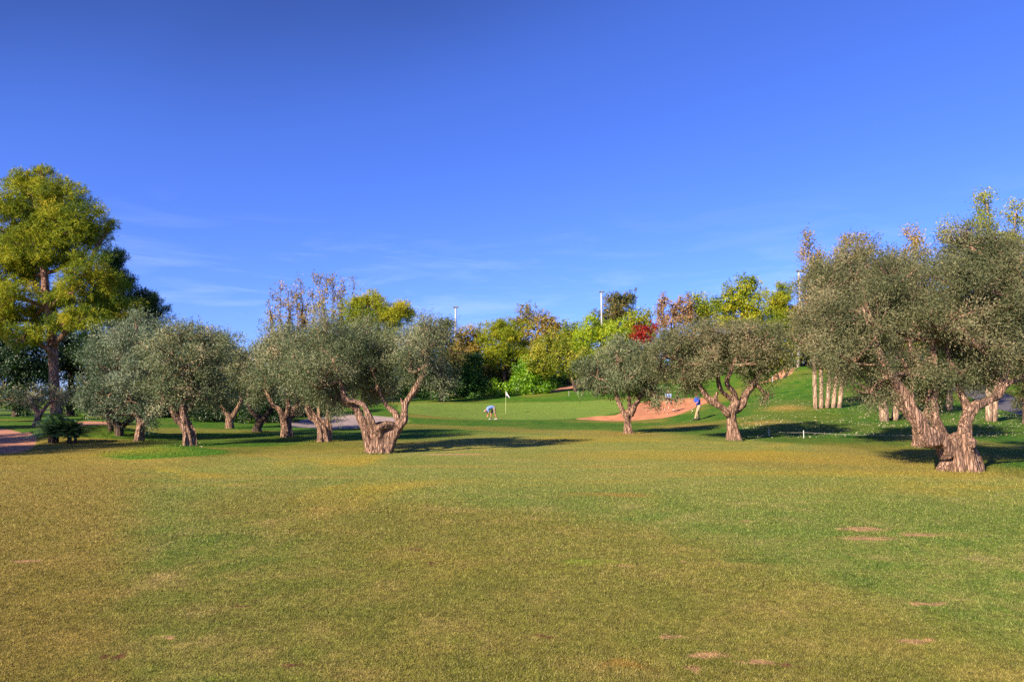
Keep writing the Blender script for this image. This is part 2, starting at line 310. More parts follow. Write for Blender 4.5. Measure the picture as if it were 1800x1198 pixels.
def turf_network(nt, blades=False):
    L = nt.links
    geo = N(nt, 'ShaderNodeNewGeometry'); pos = geo.outputs['Position']
    def noise(s, det=4.0, rough=.55, vec=pos, dist=0.0):
        n = N(nt, 'ShaderNodeTexNoise', Scale=s, Detail=det, Roughness=rough, Distortion=dist); L.new(vec, n.inputs['Vector']); return n.outputs['Fac']
    def rampn(f, stops): r = ramp(nt, stops); L.new(f, r.inputs[0]); return r.outputs[0]
    def mix(f, a, b, mode='MIX'):
        m = N(nt, 'ShaderNodeMix', data_type='RGBA', blend_type=mode)
        if isinstance(f, (int, float)): m.inputs[0].default_value = f
        else: L.new(f, m.inputs[0])
        for s, v in ((6, a), (7, b)):
            if isinstance(v, tuple): m.inputs[s].default_value = (*v, 1)
            else: L.new(v, m.inputs[s])
        return m.outputs[2]
    def maprange(f, a, b, c=0., d=1.):
        m = N(nt, 'ShaderNodeMapRange', interpolation_type='SMOOTHSTEP'); L.new(f, m.inputs[0])
        for i, v in enumerate((a, b, c, d)): m.inputs[i + 1].default_value = v
        return m.outputs[0]
    def attr(n): a = N(nt, 'ShaderNodeAttribute', attribute_name=n); return a.outputs['Fac']
    big = noise(.22, 5, .6, dist=.6); mid = noise(1.3, 6, .65); fine = noise(14, 5, .75); vf = noise(75, 3, .7)
    fair = rampn(mid, [(.28, (.060, .140, .014)), (.43, (.145, .210, .030)), (.56, (.245, .248, .055)), (.72, (.430, .335, .130))])
    fair = mix(maprange(big, .44, .58), fair, mix(.62, fair, (.090, .165, .018)))
    yel = maprange(noise(.16, 4, .6, dist=1.0), .50, .68, 0, .75)
    # dry ochre streaks run across the far fairway
    mp = N(nt, 'ShaderNodeMapping'); mp.inputs['Scale'].default_value = (.18, .9, 1); L.new(pos, mp.inputs[0])
    st = maprange(noise(1.0, 5, .6, mp.outputs[0]), .50, .66, 0, .7)
    sy = N(nt, 'ShaderNodeSeparateXYZ'); L.new(pos, sy.inputs[0])
    far = maprange(sy.outputs['Y'], 9, 17)
    fair = mix(maprange(noise(.11, 3, .5), .40, .58, 0, .45), fair, (.15, .215, .035))
    yf = N(nt, 'ShaderNodeMath', operation='MULTIPLY'); L.new(yel, yf.inputs[0]); L.new(maprange(sy.outputs['Y'], 5, 14, .2, 1), yf.inputs[1])
    fair = mix(maprange(sy.outputs['Y'], 7, 16, 0, .55), fair, (.31, .30, .070))
    fair = mix(yf.outputs[0], fair, (.42, .31, .040))
    f2 = N(nt, 'ShaderNodeMath', operation='MULTIPLY'); L.new(st, f2.inputs[0]); L.new(far, f2.inputs[1])
    f3 = N(nt, 'ShaderNodeMath', operation='MULTIPLY'); L.new(f2.outputs[0], f3.inputs[0]); f3.inputs[1].default_value = .55; f2 = f3
    fair = mix(f2.outputs[0], fair, (.43, .28, .06))
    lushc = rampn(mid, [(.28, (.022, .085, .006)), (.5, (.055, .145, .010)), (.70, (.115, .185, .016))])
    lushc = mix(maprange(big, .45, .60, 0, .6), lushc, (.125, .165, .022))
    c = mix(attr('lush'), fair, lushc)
    c = mix(attr('mound'), c, rampn(fine, [(.3, (.030, .120, .008)), (.7, (.120, .260, .020))]))
    c = mix(attr('dry'), c, mix(mid, (.22, .19, .03), (.38, .24, .06)))
    grn = rampn(mid, [(.3, (.135, .215, .030)), (.7, (.190, .265, .045))])
    c = mix(attr('green'), c, grn)
    wv = N(nt, 'ShaderNodeVectorMath', operation='ADD'); nc = N(nt, 'ShaderNodeTexNoise', Scale=5.0, Detail=5.0, Roughness=.7); L.new(pos, nc.inputs['Vector'])
    sc_ = N(nt, 'ShaderNodeVectorMath', operation='MULTIPLY_ADD'); L.new(nc.outputs['Color'], sc_.inputs[0]); sc_.inputs[1].default_value = (.7, .30, 0); sc_.inputs[2].default_value = (-.35, -.15, 0)
    L.new(pos, wv.inputs[0]); L.new(sc_.outputs[0], wv.inputs[1])
    bare = maprange(noise(26, 4, .7), .32, .50, .35, 1)
    cols = {'s': (.50, .29, .14), 'b': (.16, .07, .035), 'o': (.42, .22, .045), 'l': (.26, .34, .035), 'g': (.05, .14, .012), 'y': (.40, .29, .035)}
    for p, rx, ry, k in SPW:
        sp = N(nt, 'ShaderNodeVectorMath', operation='SUBTRACT'); L.new(wv.outputs[0], sp.inputs[0]); sp.inputs[1].default_value = (p[0], p[1], 0)
        sm = N(nt, 'ShaderNodeVectorMath', operation='MULTIPLY'); L.new(sp.outputs[0], sm.inputs[0]); sm.inputs[1].default_value = (1 / rx, 1 / ry, 0)
        ln = N(nt, 'ShaderNodeVectorMath', operation='LENGTH'); L.new(sm.outputs[0], ln.inputs[0])
        ff = maprange(ln.outputs['Value'], 1.25, .35, 0, .95 if k in 'sb' else .5)
        if k in 'sb':
            fm = N(nt, 'ShaderNodeMath', operation='MULTIPLY'); L.new(ff, fm.inputs[0]); L.new(bare, fm.inputs[1]); ff = fm.outputs[0]
        c = mix(ff, c, cols[k])
    grain = maprange(fine, .30, .70, .62, 1.35)
    g2 = maprange(vf, .30, .70, .60, 1.35)
    mg = N(nt, 'ShaderNodeMath', operation='MULTIPLY'); L.new(grain, mg.inputs[0]); L.new(g2, mg.inputs[1])
    c = mix(1.0, c, mg.outputs[0], 'MULTIPLY')
    return c, fine, vf, attr
def make_turf():
    m, nt = new_mat('turf'); L = nt.links
    c, fine, vf, attr = turf_network(nt)
    b = N(nt, 'ShaderNodeBsdfPrincipled', Roughness=.95); b.inputs['Specular IOR Level'].default_value = .1
    L.new(c, b.inputs['Base Color'])
    ad = N(nt, 'ShaderNodeMath', operation='ADD'); L.new(fine, ad.inputs[0]); L.new(vf, ad.inputs[1])
    bp = N(nt, 'ShaderNodeBump', Strength=.9, Distance=.035); L.new(ad.outputs[0], bp.inputs['Height'])
    L.new(bp.outputs[0], b.inputs['Normal'])
    o = N(nt, 'ShaderNodeOutputMaterial'); L.new(b.outputs[0], o.inputs[0]); return m
def make_blade():
    m, nt = new_mat('grass_blade'); L = nt.links
    c, fine, vf, attr = turf_network(nt, True)
    v = N(nt, 'ShaderNodeMapRange'); L.new(attr('tint'), v.inputs[0]); v.inputs[3].default_value = .55; v.inputs[4].default_value = 1.25
    st_ = N(nt, 'ShaderNodeMapRange'); L.new(attr('tint'), st_.inputs[0]); st_.inputs[1].default_value = .74; st_.inputs[2].default_value = .80; st_.inputs[4].default_value = .7
    nl = N(nt, 'ShaderNodeMath', operation='MULTIPLY_ADD'); L.new(attr('lush'), nl.inputs[0]); L.new(st_.outputs[0], nl.inputs[1]); nl.inputs[1].default_value = -.45; nl.inputs[2].default_value = .5; nt.links.remove(nl.inputs[1].links[0])
    n2 = N(nt, 'ShaderNodeMath', operation='MULTIPLY'); L.new(st_.outputs[0], n2.inputs[0]); L.new(nl.outputs[0], n2.inputs[1])
    tn = N(nt, 'ShaderNodeMix', data_type='RGBA'); L.new(n2.outputs[0], tn.inputs[0]); L.new(c, tn.inputs[6]); tn.inputs[7].default_value = (.38, .30, .17, 1); c = tn.outputs[2]
    mx = N(nt, 'ShaderNodeMix', data_type='RGBA', blend_type='MULTIPLY'); mx.inputs[0].default_value = 1; L.new(c, mx.inputs[6]); L.new(v.outputs[0], mx.inputs[7])
    b = N(nt, 'ShaderNodeBsdfPrincipled', Roughness=.7); b.inputs['Specular IOR Level'].default_value = .2; L.new(mx.outputs[2], b.inputs['Base Color'])
    t = N(nt, 'ShaderNodeBsdfTranslucent'); L.new(mx.outputs[2], t.inputs[0])
    ms = N(nt, 'ShaderNodeMixShader'); ms.inputs[0].default_value = .25; L.new(b.outputs[0], ms.inputs[1]); L.new(t.outputs[0], ms.inputs[2])
    o = N(nt, 'ShaderNodeOutputMaterial'); L.new(ms.outputs[0], o.inputs[0]); return m
M['turf'] = make_turf(); M['blade'] = make_blade()
M['sand'] = plain('shade_greyed_sand', (.26, .195, .18), .95, .25, 3.0, .5)  # greyed and darkened: tree shade over the left bunker put into the sand
M['sand2'] = plain('orange_sand', (.43, .165, .072), .95, .25, 1.2, .5)
M['dirt'] = plain('bare_earth', (.40, .17, .09), .95, .35, 4.0, .6)
M['dirt2'] = plain('hill_earth', (.50, .24, .12), .95, .3, 4.0, .6)
M['asphalt'] = plain('asphalt', (.09, .08, .09), .9, .2, 6.0, .3)  # darker grey: shade on the right road is put into the colour

# ------------------------------------------------------------------ ground sheet
def axis(parts):
    a = []
    for lo, hi, st in parts: a += list(np.arange(lo, hi, st))
    a.append(parts[-1][1]); return np.array(a)
xs = axis([(-3000, -400, 260), (-400, -100, 15), (-100, -45, 2.5), (-45, -26, .5), (-26, 34, .22), (34, 60, .6), (60, 110, 2.5), (110, 400, 15), (400, 3000, 260)])
ys = axis([(-200, -20, 15), (-20, 12, 1.0), (12, 25, .13), (25, 72, .22), (72, 110, .6), (110, 250, 3), (250, 600, 25), (600, 4000, 300)])
X, Y = np.meshgrid(xs, ys); Z = h(X, Y) + sheet_drop(X.ravel(), Y.ravel()).reshape(X.shape)
ny, nx = X.shape; idx = np.arange(nx * ny).reshape(ny, nx)
Q = np.stack([idx[:-1, :-1], idx[:-1, 1:], idx[1:, 1:], idx[1:, :-1]], -1).reshape(-1, 4)
lush, green, dry, mound = [a.ravel() for a in zones(X, Y)]
gr = quads('ground', np.stack([X, Y, Z], -1).reshape(-1, 3), Q, M['turf'], smooth=True,
           attrs={'lush': ('POINT', lush), 'green': ('POINT', green), 'dry': ('POINT', dry), 'mound': ('POINT', mound)})
tag(gr, kind='structure')
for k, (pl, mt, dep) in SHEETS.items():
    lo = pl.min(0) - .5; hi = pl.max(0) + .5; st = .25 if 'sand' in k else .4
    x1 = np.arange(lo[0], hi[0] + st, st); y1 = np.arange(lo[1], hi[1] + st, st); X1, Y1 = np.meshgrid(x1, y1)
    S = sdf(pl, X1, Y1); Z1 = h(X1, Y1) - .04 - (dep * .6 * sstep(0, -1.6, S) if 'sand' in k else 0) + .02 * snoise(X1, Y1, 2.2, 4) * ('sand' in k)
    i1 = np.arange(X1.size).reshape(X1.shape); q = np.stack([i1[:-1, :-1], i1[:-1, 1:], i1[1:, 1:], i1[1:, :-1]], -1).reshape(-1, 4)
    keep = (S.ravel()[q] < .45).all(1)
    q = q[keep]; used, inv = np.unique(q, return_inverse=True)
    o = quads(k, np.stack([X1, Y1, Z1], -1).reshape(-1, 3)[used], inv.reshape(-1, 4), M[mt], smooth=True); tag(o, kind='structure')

# grass blades, finest close by
def blades():
    n = 900000
    px = rng.uniform(-260, 2060, n); t = rng.uniform(0, 1, n) ** .8
    py = 800 + 425 * t
    ds = EYE * F / (py - 700 + 1e-6)
    x = (px - CX) / F * ds; y = ds * (1 + rng.normal(0, .01, n))
    cl_ = snoise(x, y, 7, 1) * .5 + snoise(x, y, 23, 2) * .5
    keep = rng.uniform(-1.2, .6, n) < cl_ + .3
    for p, rx, ry, k in SPW:
        if k in 'sb': keep &= ~((((x - p[0]) / rx) ** 2 + ((y - p[1]) / ry) ** 2 < .8) & (rng.uniform(0, 1, n) < .8))
    for k, (pl, mt, dep) in SHEETS.items():
        lo = pl.min(0) - 1; hi = pl.max(0) + 1; m = (x > lo[0]) & (x < hi[0]) & (y > lo[1]) & (y < hi[1]) & keep
        if m.any(): keep[np.nonzero(m)[0][sdf(pl, x[m], y[m]) < .1]] = False
    x, y = x[keep], y[keep]; n = len(x)
    L, g, d, mo = zones(x, y)
    z = h(x, y)
    sz = np.clip(y / 6.0, .8, 2.2)
    hgt = rng.uniform(.007, .019, n) * (1 + 1.6 * L * rng.uniform(0, 1, n) + 1.2 * mo) * np.clip(sz, .8, 1.7)
    wdt = rng.uniform(.0018, .0038, n) * sz
    a = rng.uniform(0, 2 * np.pi, n); lean = rng.uniform(.3, 1.3, n) * hgt; la = rng.uniform(0, 2 * np.pi, n)
    dx = np.cos(a) * wdt; dy = np.sin(a) * wdt
    V = np.empty((n, 3, 3)); V[:, 0] = np.stack([x - dx, y - dy, z - .004], 1); V[:, 1] = np.stack([x + dx, y + dy, z - .004], 1)
    V[:, 2] = np.stack([x + np.cos(la) * lean, y + np.sin(la) * lean, z + hgt], 1)
    V = V + 0
    o = npmesh('grass', V.reshape(-1, 3), np.arange(3 * n), np.arange(n) * 3, M['blade'],
               attrs={'tint': ('FACE', rng.uniform(0, 1, n)), 'lush': ('FACE', L), 'green': ('FACE', g), 'dry': ('FACE', d), 'mound': ('FACE', mo)})
    tag(o, 'short clipped grass blades covering the fairway', 'grass', kind='stuff')
blades()

# ------------------------------------------------------------------ tubes and trunks
def catmull(P, n):
    P = np.array(P, float)
    if len(P) == 2: return np.array([P[0] * (1 - t) + P[1] * t for t in np.linspace(0, 1, n + 1)])
    E = np.vstack([2 * P[0] - P[1], P, 2 * P[-1] - P[-2]]); o = []
    for i in range(1, len(E) - 2):
        for k in range(n):
            t = k / n; p0, p1, p2, p3 = E[i - 1:i + 3]
            o.append(.5 * ((2 * p1) + (-p0 + p2) * t + (2 * p0 - 5 * p1 + 4 * p2 - p3) * t * t + (-p0 + 3 * p1 - 3 * p2 + p3) * t ** 3))
    o.append(P[-1]); return np.array(o)
class TB:
    """collects swept tubes; vertices and quads (caps as fans of quads)"""
    def __init__(s): s.V = []; s.Q = []; s.n = 0
    def tube(s, pts, seg=10, sub=5, ridge=0.0, nr=6, twist=1.5, seed=0, cap=True):
        C = catmull(pts, sub); P = C[:, :3]; r = np.maximum(C[:, 3], 1e-4)
        T = np.gradient(P, axis=0); T /= np.linalg.norm(T, axis=1)[:, None] + 1e-9
        u = np.cross(T[0], (0.1, 1, .05)); u /= np.linalg.norm(u) + 1e-9
        m = len(P); rings = np.empty((m, seg, 3)); th = np.arange(seg) / seg * 2 * np.pi
        arc = np.concatenate([[0], np.cumsum(np.linalg.norm(np.diff(P, axis=0), axis=1))])
        for i in range(m):
            u = u - T[i] * (u @ T[i]); u /= np.linalg.norm(u) + 1e-9; v = np.cross(T[i], u)
            rr = r[i] * (1 + ridge * (np.sin(nr * th + twist * arc[i] + seed) + .6 * np.sin((nr - 3) * th - 1.1 * twist * arc[i] + 2.3 * seed) + .12 * np.sin(arc[i] * 6 + seed + 2 * np.cos(th))))
            rings[i] = P[i] + np.outer(rr * np.cos(th), u) + np.outer(rr * np.sin(th), v)
        b = s.n; s.V.append(rings.reshape(-1, 3)); k = np.arange(seg); k2 = (k + 1) % seg
        for i in range(m - 1): s.Q.append(np.stack([b + i * seg + k, b + i * seg + k2, b + (i + 1) * seg + k2, b + (i + 1) * seg + k], 1))
        s.n += m * seg
        if cap:
            for ring, c, fl in ((0, P[0], 1), (m - 1, P[-1], 0)):
                s.V.append(np.array([c + (T[ring] * r[ring] * (.5 if not fl else -.5))])); ci = s.n; s.n += 1
                kk = np.arange(0, seg, 2); a = b + ring * seg + kk; b1 = b + ring * seg + (kk + 1) % seg; b2 = b + ring * seg + (kk + 2) % seg
                q = np.stack([np.full(len(kk), ci), a, b1, b2], 1) if not fl else np.stack([np.full(len(kk), ci), b2, b1, a], 1); s.Q.append(q)
    def ball(s, c, r, seg=12, rings=7):
        c = np.array(c, float); r = np.array([r] * 3 if np.isscalar(r) else r, float); pts = []
        for i in range(rings):
            ph = -np.pi / 2 + np.pi * (i + .5) / rings
            pts.append(np.stack([np.cos(ph) * np.cos(np.arange(seg) / seg * 2 * np.pi), np.cos(ph) * np.sin(np.arange(seg) / seg * 2 * np.pi), np.full(seg, np.sin(ph))], 1) * r + c)
        b = s.n; s.V.append(np.concatenate(pts)); k = np.arange(seg); k2 = (k + 1) % seg
        for i in range(rings - 1): s.Q.append(np.stack([b + i * seg + k, b + i * seg + k2, b + (i + 1) * seg + k2, b + (i + 1) * seg + k], 1))
        s.n += rings * seg
        for ring, zz, fl in ((0, -1, 1), (rings - 1, 1, 0)):
            s.V.append(np.array([c + np.array([0, 0, zz]) * r])); ci = s.n; s.n += 1
            kk = np.arange(0, seg, 2); a = b + ring * seg + kk; b1 = b + ring * seg + (kk + 1) % seg; b2 = b + ring * seg + (kk + 2) % seg
            s.Q.append(np.stack([np.full(len(kk), ci), b2, b1, a], 1) if fl else np.stack([np.full(len(kk), ci), a, b1, b2], 1))
    def arr(s): return np.concatenate(s.V), np.concatenate(s.Q)
def remeshed(V, Q, voxel, smooth_it=0):
    me = bpy.data.meshes.new('tmp'); me.from_pydata([tuple(v) for v in V], [], [tuple(int(i) for i in q) for q in Q]); me.update()
    o = bpy.data.objects.new('tmp', me); col.objects.link(o)
    md = o.modifiers.new('r', 'REMESH'); md.mode = 'VOXEL'; md.voxel_size = voxel; md.adaptivity = 0
    if smooth_it:
        sm = o.modifiers.new('s', 'SMOOTH'); sm.iterations = smooth_it; sm.factor = .5
    dg = bpy.context.evaluated_depsgraph_get(); ev = o.evaluated_get(dg); m2 = ev.to_mesh()
    n = len(m2.vertices); V2 = np.empty(n * 3, np.float32); m2.vertices.foreach_get('co', V2); V2 = V2.reshape(-1, 3)
    nrm = np.empty(n * 3, np.float32); m2.vertices.foreach_get('normal', nrm)
    nl = len(m2.loops); lp = np.empty(nl, np.int32); m2.loops.foreach_get('vertex_index', lp)
    st = np.empty(len(m2.polygons), np.int32); m2.polygons.foreach_get('loop_start', st)
    ev.to_mesh_clear(); bpy.data.objects.remove(o); bpy.data.meshes.remove(me)
    return V2, nrm.reshape(-1, 3), lp, st
def roughen(V, Nn, amp, s=1.0):
    x, y, z = V[:, 0], V[:, 1], V[:, 2]
    a = np.arctan2(y - y.mean(), x - x.mean())
    d = snoise(x * 9 + z * 1.2, y * 9 - z * .8, s, 3) * .6 + snoise(x * 21 + z * 4, y * 21 + z * 3, s, 5) * .4 + .5 * snoise(z * 5, x * 5 + y * 4, s, 7)
    return V + Nn * (d * amp)[:, None]

# ------------------------------------------------------------------ foliage
def unit(v): return v / (np.linalg.norm(v, axis=-1, keepdims=True) + 1e-9)
STY = {
    'olive': dict(cr=.36, k=8, sl=.30, aspect=.30, up=.40, spread=.5, cover=4.3, jit=.035, lk=.0034, lmin=.05, out=.8),
    'pine': dict(nr=.35, cr=.95, k=9, sl=.22, aspect=.15, up=.7, spread=.9, cover=9.5, jit=.02, lk=.0042, lmin=.10, out=.8),
    'round': dict(cr=.42, k=5, sl=.20, aspect=.60, up=.15, spread=.7, cover=7.0, jit=.04, lk=.0025, lmin=.06, out=.9, nr=.45),
    'sparse': dict(cr=.28, k=4, sl=.34, aspect=.70, up=.9, spread=.6, cover=2.0, jit=.06, lk=.0024, lmin=.06, out=.6),
}
def foliage(lobes, style, dist, cover=1.0, seed=1, tint_shift=0.0, bottom=-1.0):
    """lobes: list of (centre xyz, radii xyz). returns verts, quads, tint, clump centres"""
    g = np.random.default_rng(seed); S = STY[style]
    Lf = max(S['lmin'], S['lk'] * dist) * 1.0; Wf = Lf * S['aspect']; cr0 = S['cr'] * (1 + dist / 90.0)
    Vs, Ts, CC = [], [], []
    for c, r in lobes:
        c = np.array(c); r = np.array(r); area = np.pi * r[0] * r[2]
        nleaf = S['cover'] * cover * area / (Lf * Wf * .5 + 1e-9) * .55 * (1.0 if style != 'pine' else .75)
        cr = min(cr0, .55 * r.min() + .05)
        nc = int(max(5, (1.8 if style == 'olive' else 2.6) * (r[0] * r[2] + r[0] * r[1] + r[1] * r[2]) / (cr * cr) * .55))
        if style == 'sparse': nc = int(nc * .6) + 3
        dr = unit(g.normal(size=(nc, 3)))
        dr[:, 2] = np.where(dr[:, 2] < bottom, -dr[:, 2] * .3, dr[:, 2])
        rad = 1 - .55 * g.uniform(0, 1, nc) ** 1.7
        lump = 1 + .13 * np.sin(dr[:, 0] * 4 + seed) * np.cos(dr[:, 2] * 5 + seed * 2) + g.normal(0, .15 if style == 'olive' else .08, nc)
        cc = c + dr * r * (rad * lump)[:, None]; CC.append(cc)
        ctint = g.normal(0, .17, nc) + g.normal(0, .07) + tint_shift; csz = cr * g.uniform(.55, 1.3, nc)
        ns = int(nleaf / S['k']); k = S['k']
        ci = g.choice(nc, ns, p=csz ** 2 / (csz ** 2).sum())
        inner = g.uniform(0, 1, ns) < (.13 if style != 'sparse' else 0)
        gd = unit(g.normal(size=(ns, 3))); rr = g.uniform(0, 1, ns) ** .4
        org = cc[ci] + gd * (rr * csz[ci])[:, None] * np.array([1, 1, .8])
        org[inner] = c + gd[inner] * r * (.75 * rr[inner])[:, None]
        upv = np.where(dr[ci][:, 2] < -.15, -.75 if style == 'olive' else .1, S['up'])[:, None] * np.array([0, 0, 1.])
        sd_ = unit(gd * S['out'] + dr[ci] * .6 + upv + g.normal(size=(ns, 3)) * .4)
        sl = S['sl'] * g.uniform(.5, 1.3, ns) * (1 + dist / 160.0)
        t = (np.arange(k)[None] + g.uniform(0, 1, (ns, k))) / k
        P = org[:, None] + sd_[:, None] * (sl[:, None] * (t - .3))[..., None] + g.normal(size=(ns, k, 3)) * S['jit'] * (1 + dist / 60)
        D = unit(sd_[:, None] * .7 + g.normal(size=(ns, k, 3)) * S['spread'])
        P = P.reshape(-1, 3); D = D.reshape(-1, 3); n = len(P)
        nb = unit(gd[:, None] * .9 + dr[ci][:, None] * .7 + np.array([0, 0, .3]) + g.normal(size=(ns, k, 3)) * S.get('nr', .5)).reshape(-1, 3)
        side = unit(np.cross(D, nb)); l = Lf * g.uniform(.65, 1.25, n); w = Wf * g.uniform(.7, 1.3, n)
        mid = P + D * (l * .5)[:, None] - nb * (l * .06)[:, None] * np.sign(g.uniform(-1, 1, n))[:, None]
        V = np.stack([P, mid + side * (w * .5)[:, None], P + D * l[:, None], mid - side * (w * .5)[:, None]], 1)
        Vs.append(V.reshape(-1, 3))
        tt = .42 + np.repeat(ctint[ci] + g.normal(0, .07, ns), k) + g.normal(0, .15, n) + .13 * snoise(P[:, 0] + P[:, 1] * .6, P[:, 2] * 1.2, 1.4, seed); Ts.append(np.clip(tt, 0, 1))
    V = np.concatenate(Vs); Q = np.arange(len(V)).reshape(-1, 4)
    return V, Q, np.concatenate(Ts), CC
NLEAF = [0]
def tree(name, label, cat, group, base, limbs, lobes, leaf, bark='bark_olive', style='olive', cover=1.0, seed=1,
         voxel=None, ridge=.1, nr=7, twigs=5, tint=0.0, branch_r=.035, bottom=-1.0, crown='crown', trunk='trunk'):
    """base xyz; limbs in world: lists of (x,y,z,r); lobes in world"""
    base = np.array(base, float); root = empty(name, base); tag(root, label, cat, group)
    dist = float(np.hypot(base[0], base[1]))
    V, Q, T, CC = foliage(lobes, style, dist, cover, seed, tint, bottom)
    NLEAF[0] += len(Q)
    g = np.random.default_rng(seed + 50)
    tb = TB()
    for i, L in enumerate(limbs):
        tb.tube(L, seg=22 if voxel else 8, sub=8 if voxel else 4, ridge=ridge * (1 if i == 0 else .6), nr=nr if i == 0 else 5, seed=i * 1.7 + seed)
    TV, TQ = tb.arr()
    if voxel:
        v, nrm, lp, st = remeshed(TV, TQ, voxel, 1); v = roughen(v, nrm, voxel * 1.1, 1.0)
    else: v, lp, st = TV, TQ.ravel(), np.arange(len(TQ)) * 4
    # branches out to the leaf clumps
    tw = TB(); ends = np.array([L[-1][:3] for L in limbs]); pts = np.concatenate([np.array([p[:3] for p in L[len(L) // 2:]]) for L in limbs])
    for (c, r), cc in zip(lobes, CC):
        c = np.array(c); e = pts[np.argmin(np.linalg.norm(pts - c, axis=1))]; L0 = np.linalg.norm(c - e)
        br = branch_r * (1 + dist / 60)
        hub = c - np.array([0, 0, r[2] * .35])
        tw.tube([(*e, br * 1.5), (*(e * .5 + hub * .5 + g.normal(0, .12, 3) * L0 * .5), br * 1.25), (*hub, br)], seg=6, sub=4)
        sel = g.choice(len(cc), min(twigs, len(cc)), replace=False)
        for j in sel:
            p = cc[j]; m_ = hub * .45 + p * .55 + g.normal(0, .1, 3) * np.array(r) * .8
            tw.tube([(*hub, br * .8), (*m_, br * .5), (*(p + (p - hub) * .08), br * .18)], seg=5, sub=4)
    if tw.n:
        BV, BQ = tw.arr(); off = len(v)
        v = np.concatenate([v, BV]); st = np.concatenate([st, len(lp) + np.arange(len(BQ)) * 4]); lp = np.concatenate([lp, (BQ + off).ravel()])
    npmesh(trunk, v, lp, st, M[bark], parent=root, off=base, smooth=True)
    npmesh(crown, V, Q, np.arange(len(Q)) * 4, M[leaf], parent=root, off=base, attrs={'tint': ('FACE', T)})
    return root
def LP(d, *pts):
    """limb from (px, py, depth offset, radius in px)"""
    return [(*W(a, b, d + c), .80 * r * d / F) for a, b, c, r in pts]
def LO(d, *ls, zd=.85):
    """lobes from (px, py, depth offset, rx px, ry px)"""
    return [(W(a, b, d + c), (rx * d / F, min(rx, ry * 1.3) * zd * d / F, ry * d / F)) for a, b, c, rx, ry in ls]
GO = 'olive trees around the green'
def olive(label, bp, d, limbs, lobes, leaf='olive_leaf', seed=1, voxel=None, **kw):
    base = G(*bp); s = base[1] / d; d = base[1]
    base = base - np.array([0, 0, .05])
    back = [(a, b - 2, c + 1.0 * rx * d / F, rx * .9, ry * .85) for a, b, c, rx, ry in lobes if rx > 34]
    lobes = list(lobes) + back + [(a, b, c + 2.0 * rx * d / F, rx * .7, ry * .7) for a, b, c, rx, ry in lobes if rx > 48]
    return tree('olive_tree', label, 'olive tree', GO, base, [LP(d, *L) for L in limbs], LO(d, *lobes), leaf, seed=seed, voxel=voxel, **kw)

olive('gnarled olive with hollow stump and wide V of limbs before the left grove', (668, 796), 21.5,
      [[(668, 804, 0, 34), (668, 791, 0, 26), (668, 772, 0, 22), (673, 758, 0, 24), (676, 747, 0, 22)],
       [(652, 802, -.1, 14), (650, 786, -.1, 12), (643, 758, -.1, 10), (633, 730, 0, 8.5), (622, 713, .1, 8), (605, 704, .2, 7), (593, 690, .2, 6), (575, 655, .3, 4)],
       [(664, 765, -.2, 10), (655, 748, -.35, 8), (648, 729, -.4, 6.5), (640, 713, -.3, 6), (626, 706, -.2, 6), (608, 700, -.1, 6), (598, 670, 0, 5), (585, 630, 0, 3)],
       [(680, 798, -.1, 13), (686, 778, -.1, 11), (696, 756, -.1, 11), (709, 739, -.1, 10), (711, 722, 0, 8), (714, 707, 0, 8), (726, 688, 0, 7), (740, 668, 0, 6), (752, 640, 0, 4)],
       [(700, 748, .4, 7), (697, 730, .5, 7), (688, 720, .6, 6), (679, 712, .7, 5), (665, 680, .9, 4), (655, 650, 1, 3)],
       [(655, 760, -.25, 8), (668, 750, -.4, 7), (684, 746, -.3, 7), (694, 750, -.1, 7)],
       [(712, 716, .1, 5), (707, 706, .2, 4), (704, 698, .3, 2)]],
      [(520, 635, .2, 40, 52), (565, 600, .3, 52, 38), (560, 665, -.4, 48, 48), (600, 640, .1, 45, 55), (620, 595, .8, 60, 38), (660, 640, 1.4, 55, 60),
       (655, 690, 1.4, 45, 25), (740, 600, .4, 48, 40), (725, 640, .0, 40, 42), (765, 640, .4, 32, 45), (775, 675, .5, 25, 30), (752, 575, .6, 35, 24), (690, 615, 1.2, 40, 35), (585, 705, .1, 30, 18)],
      seed=3, voxel=.030, ridge=.20, nr=9, twigs=9)
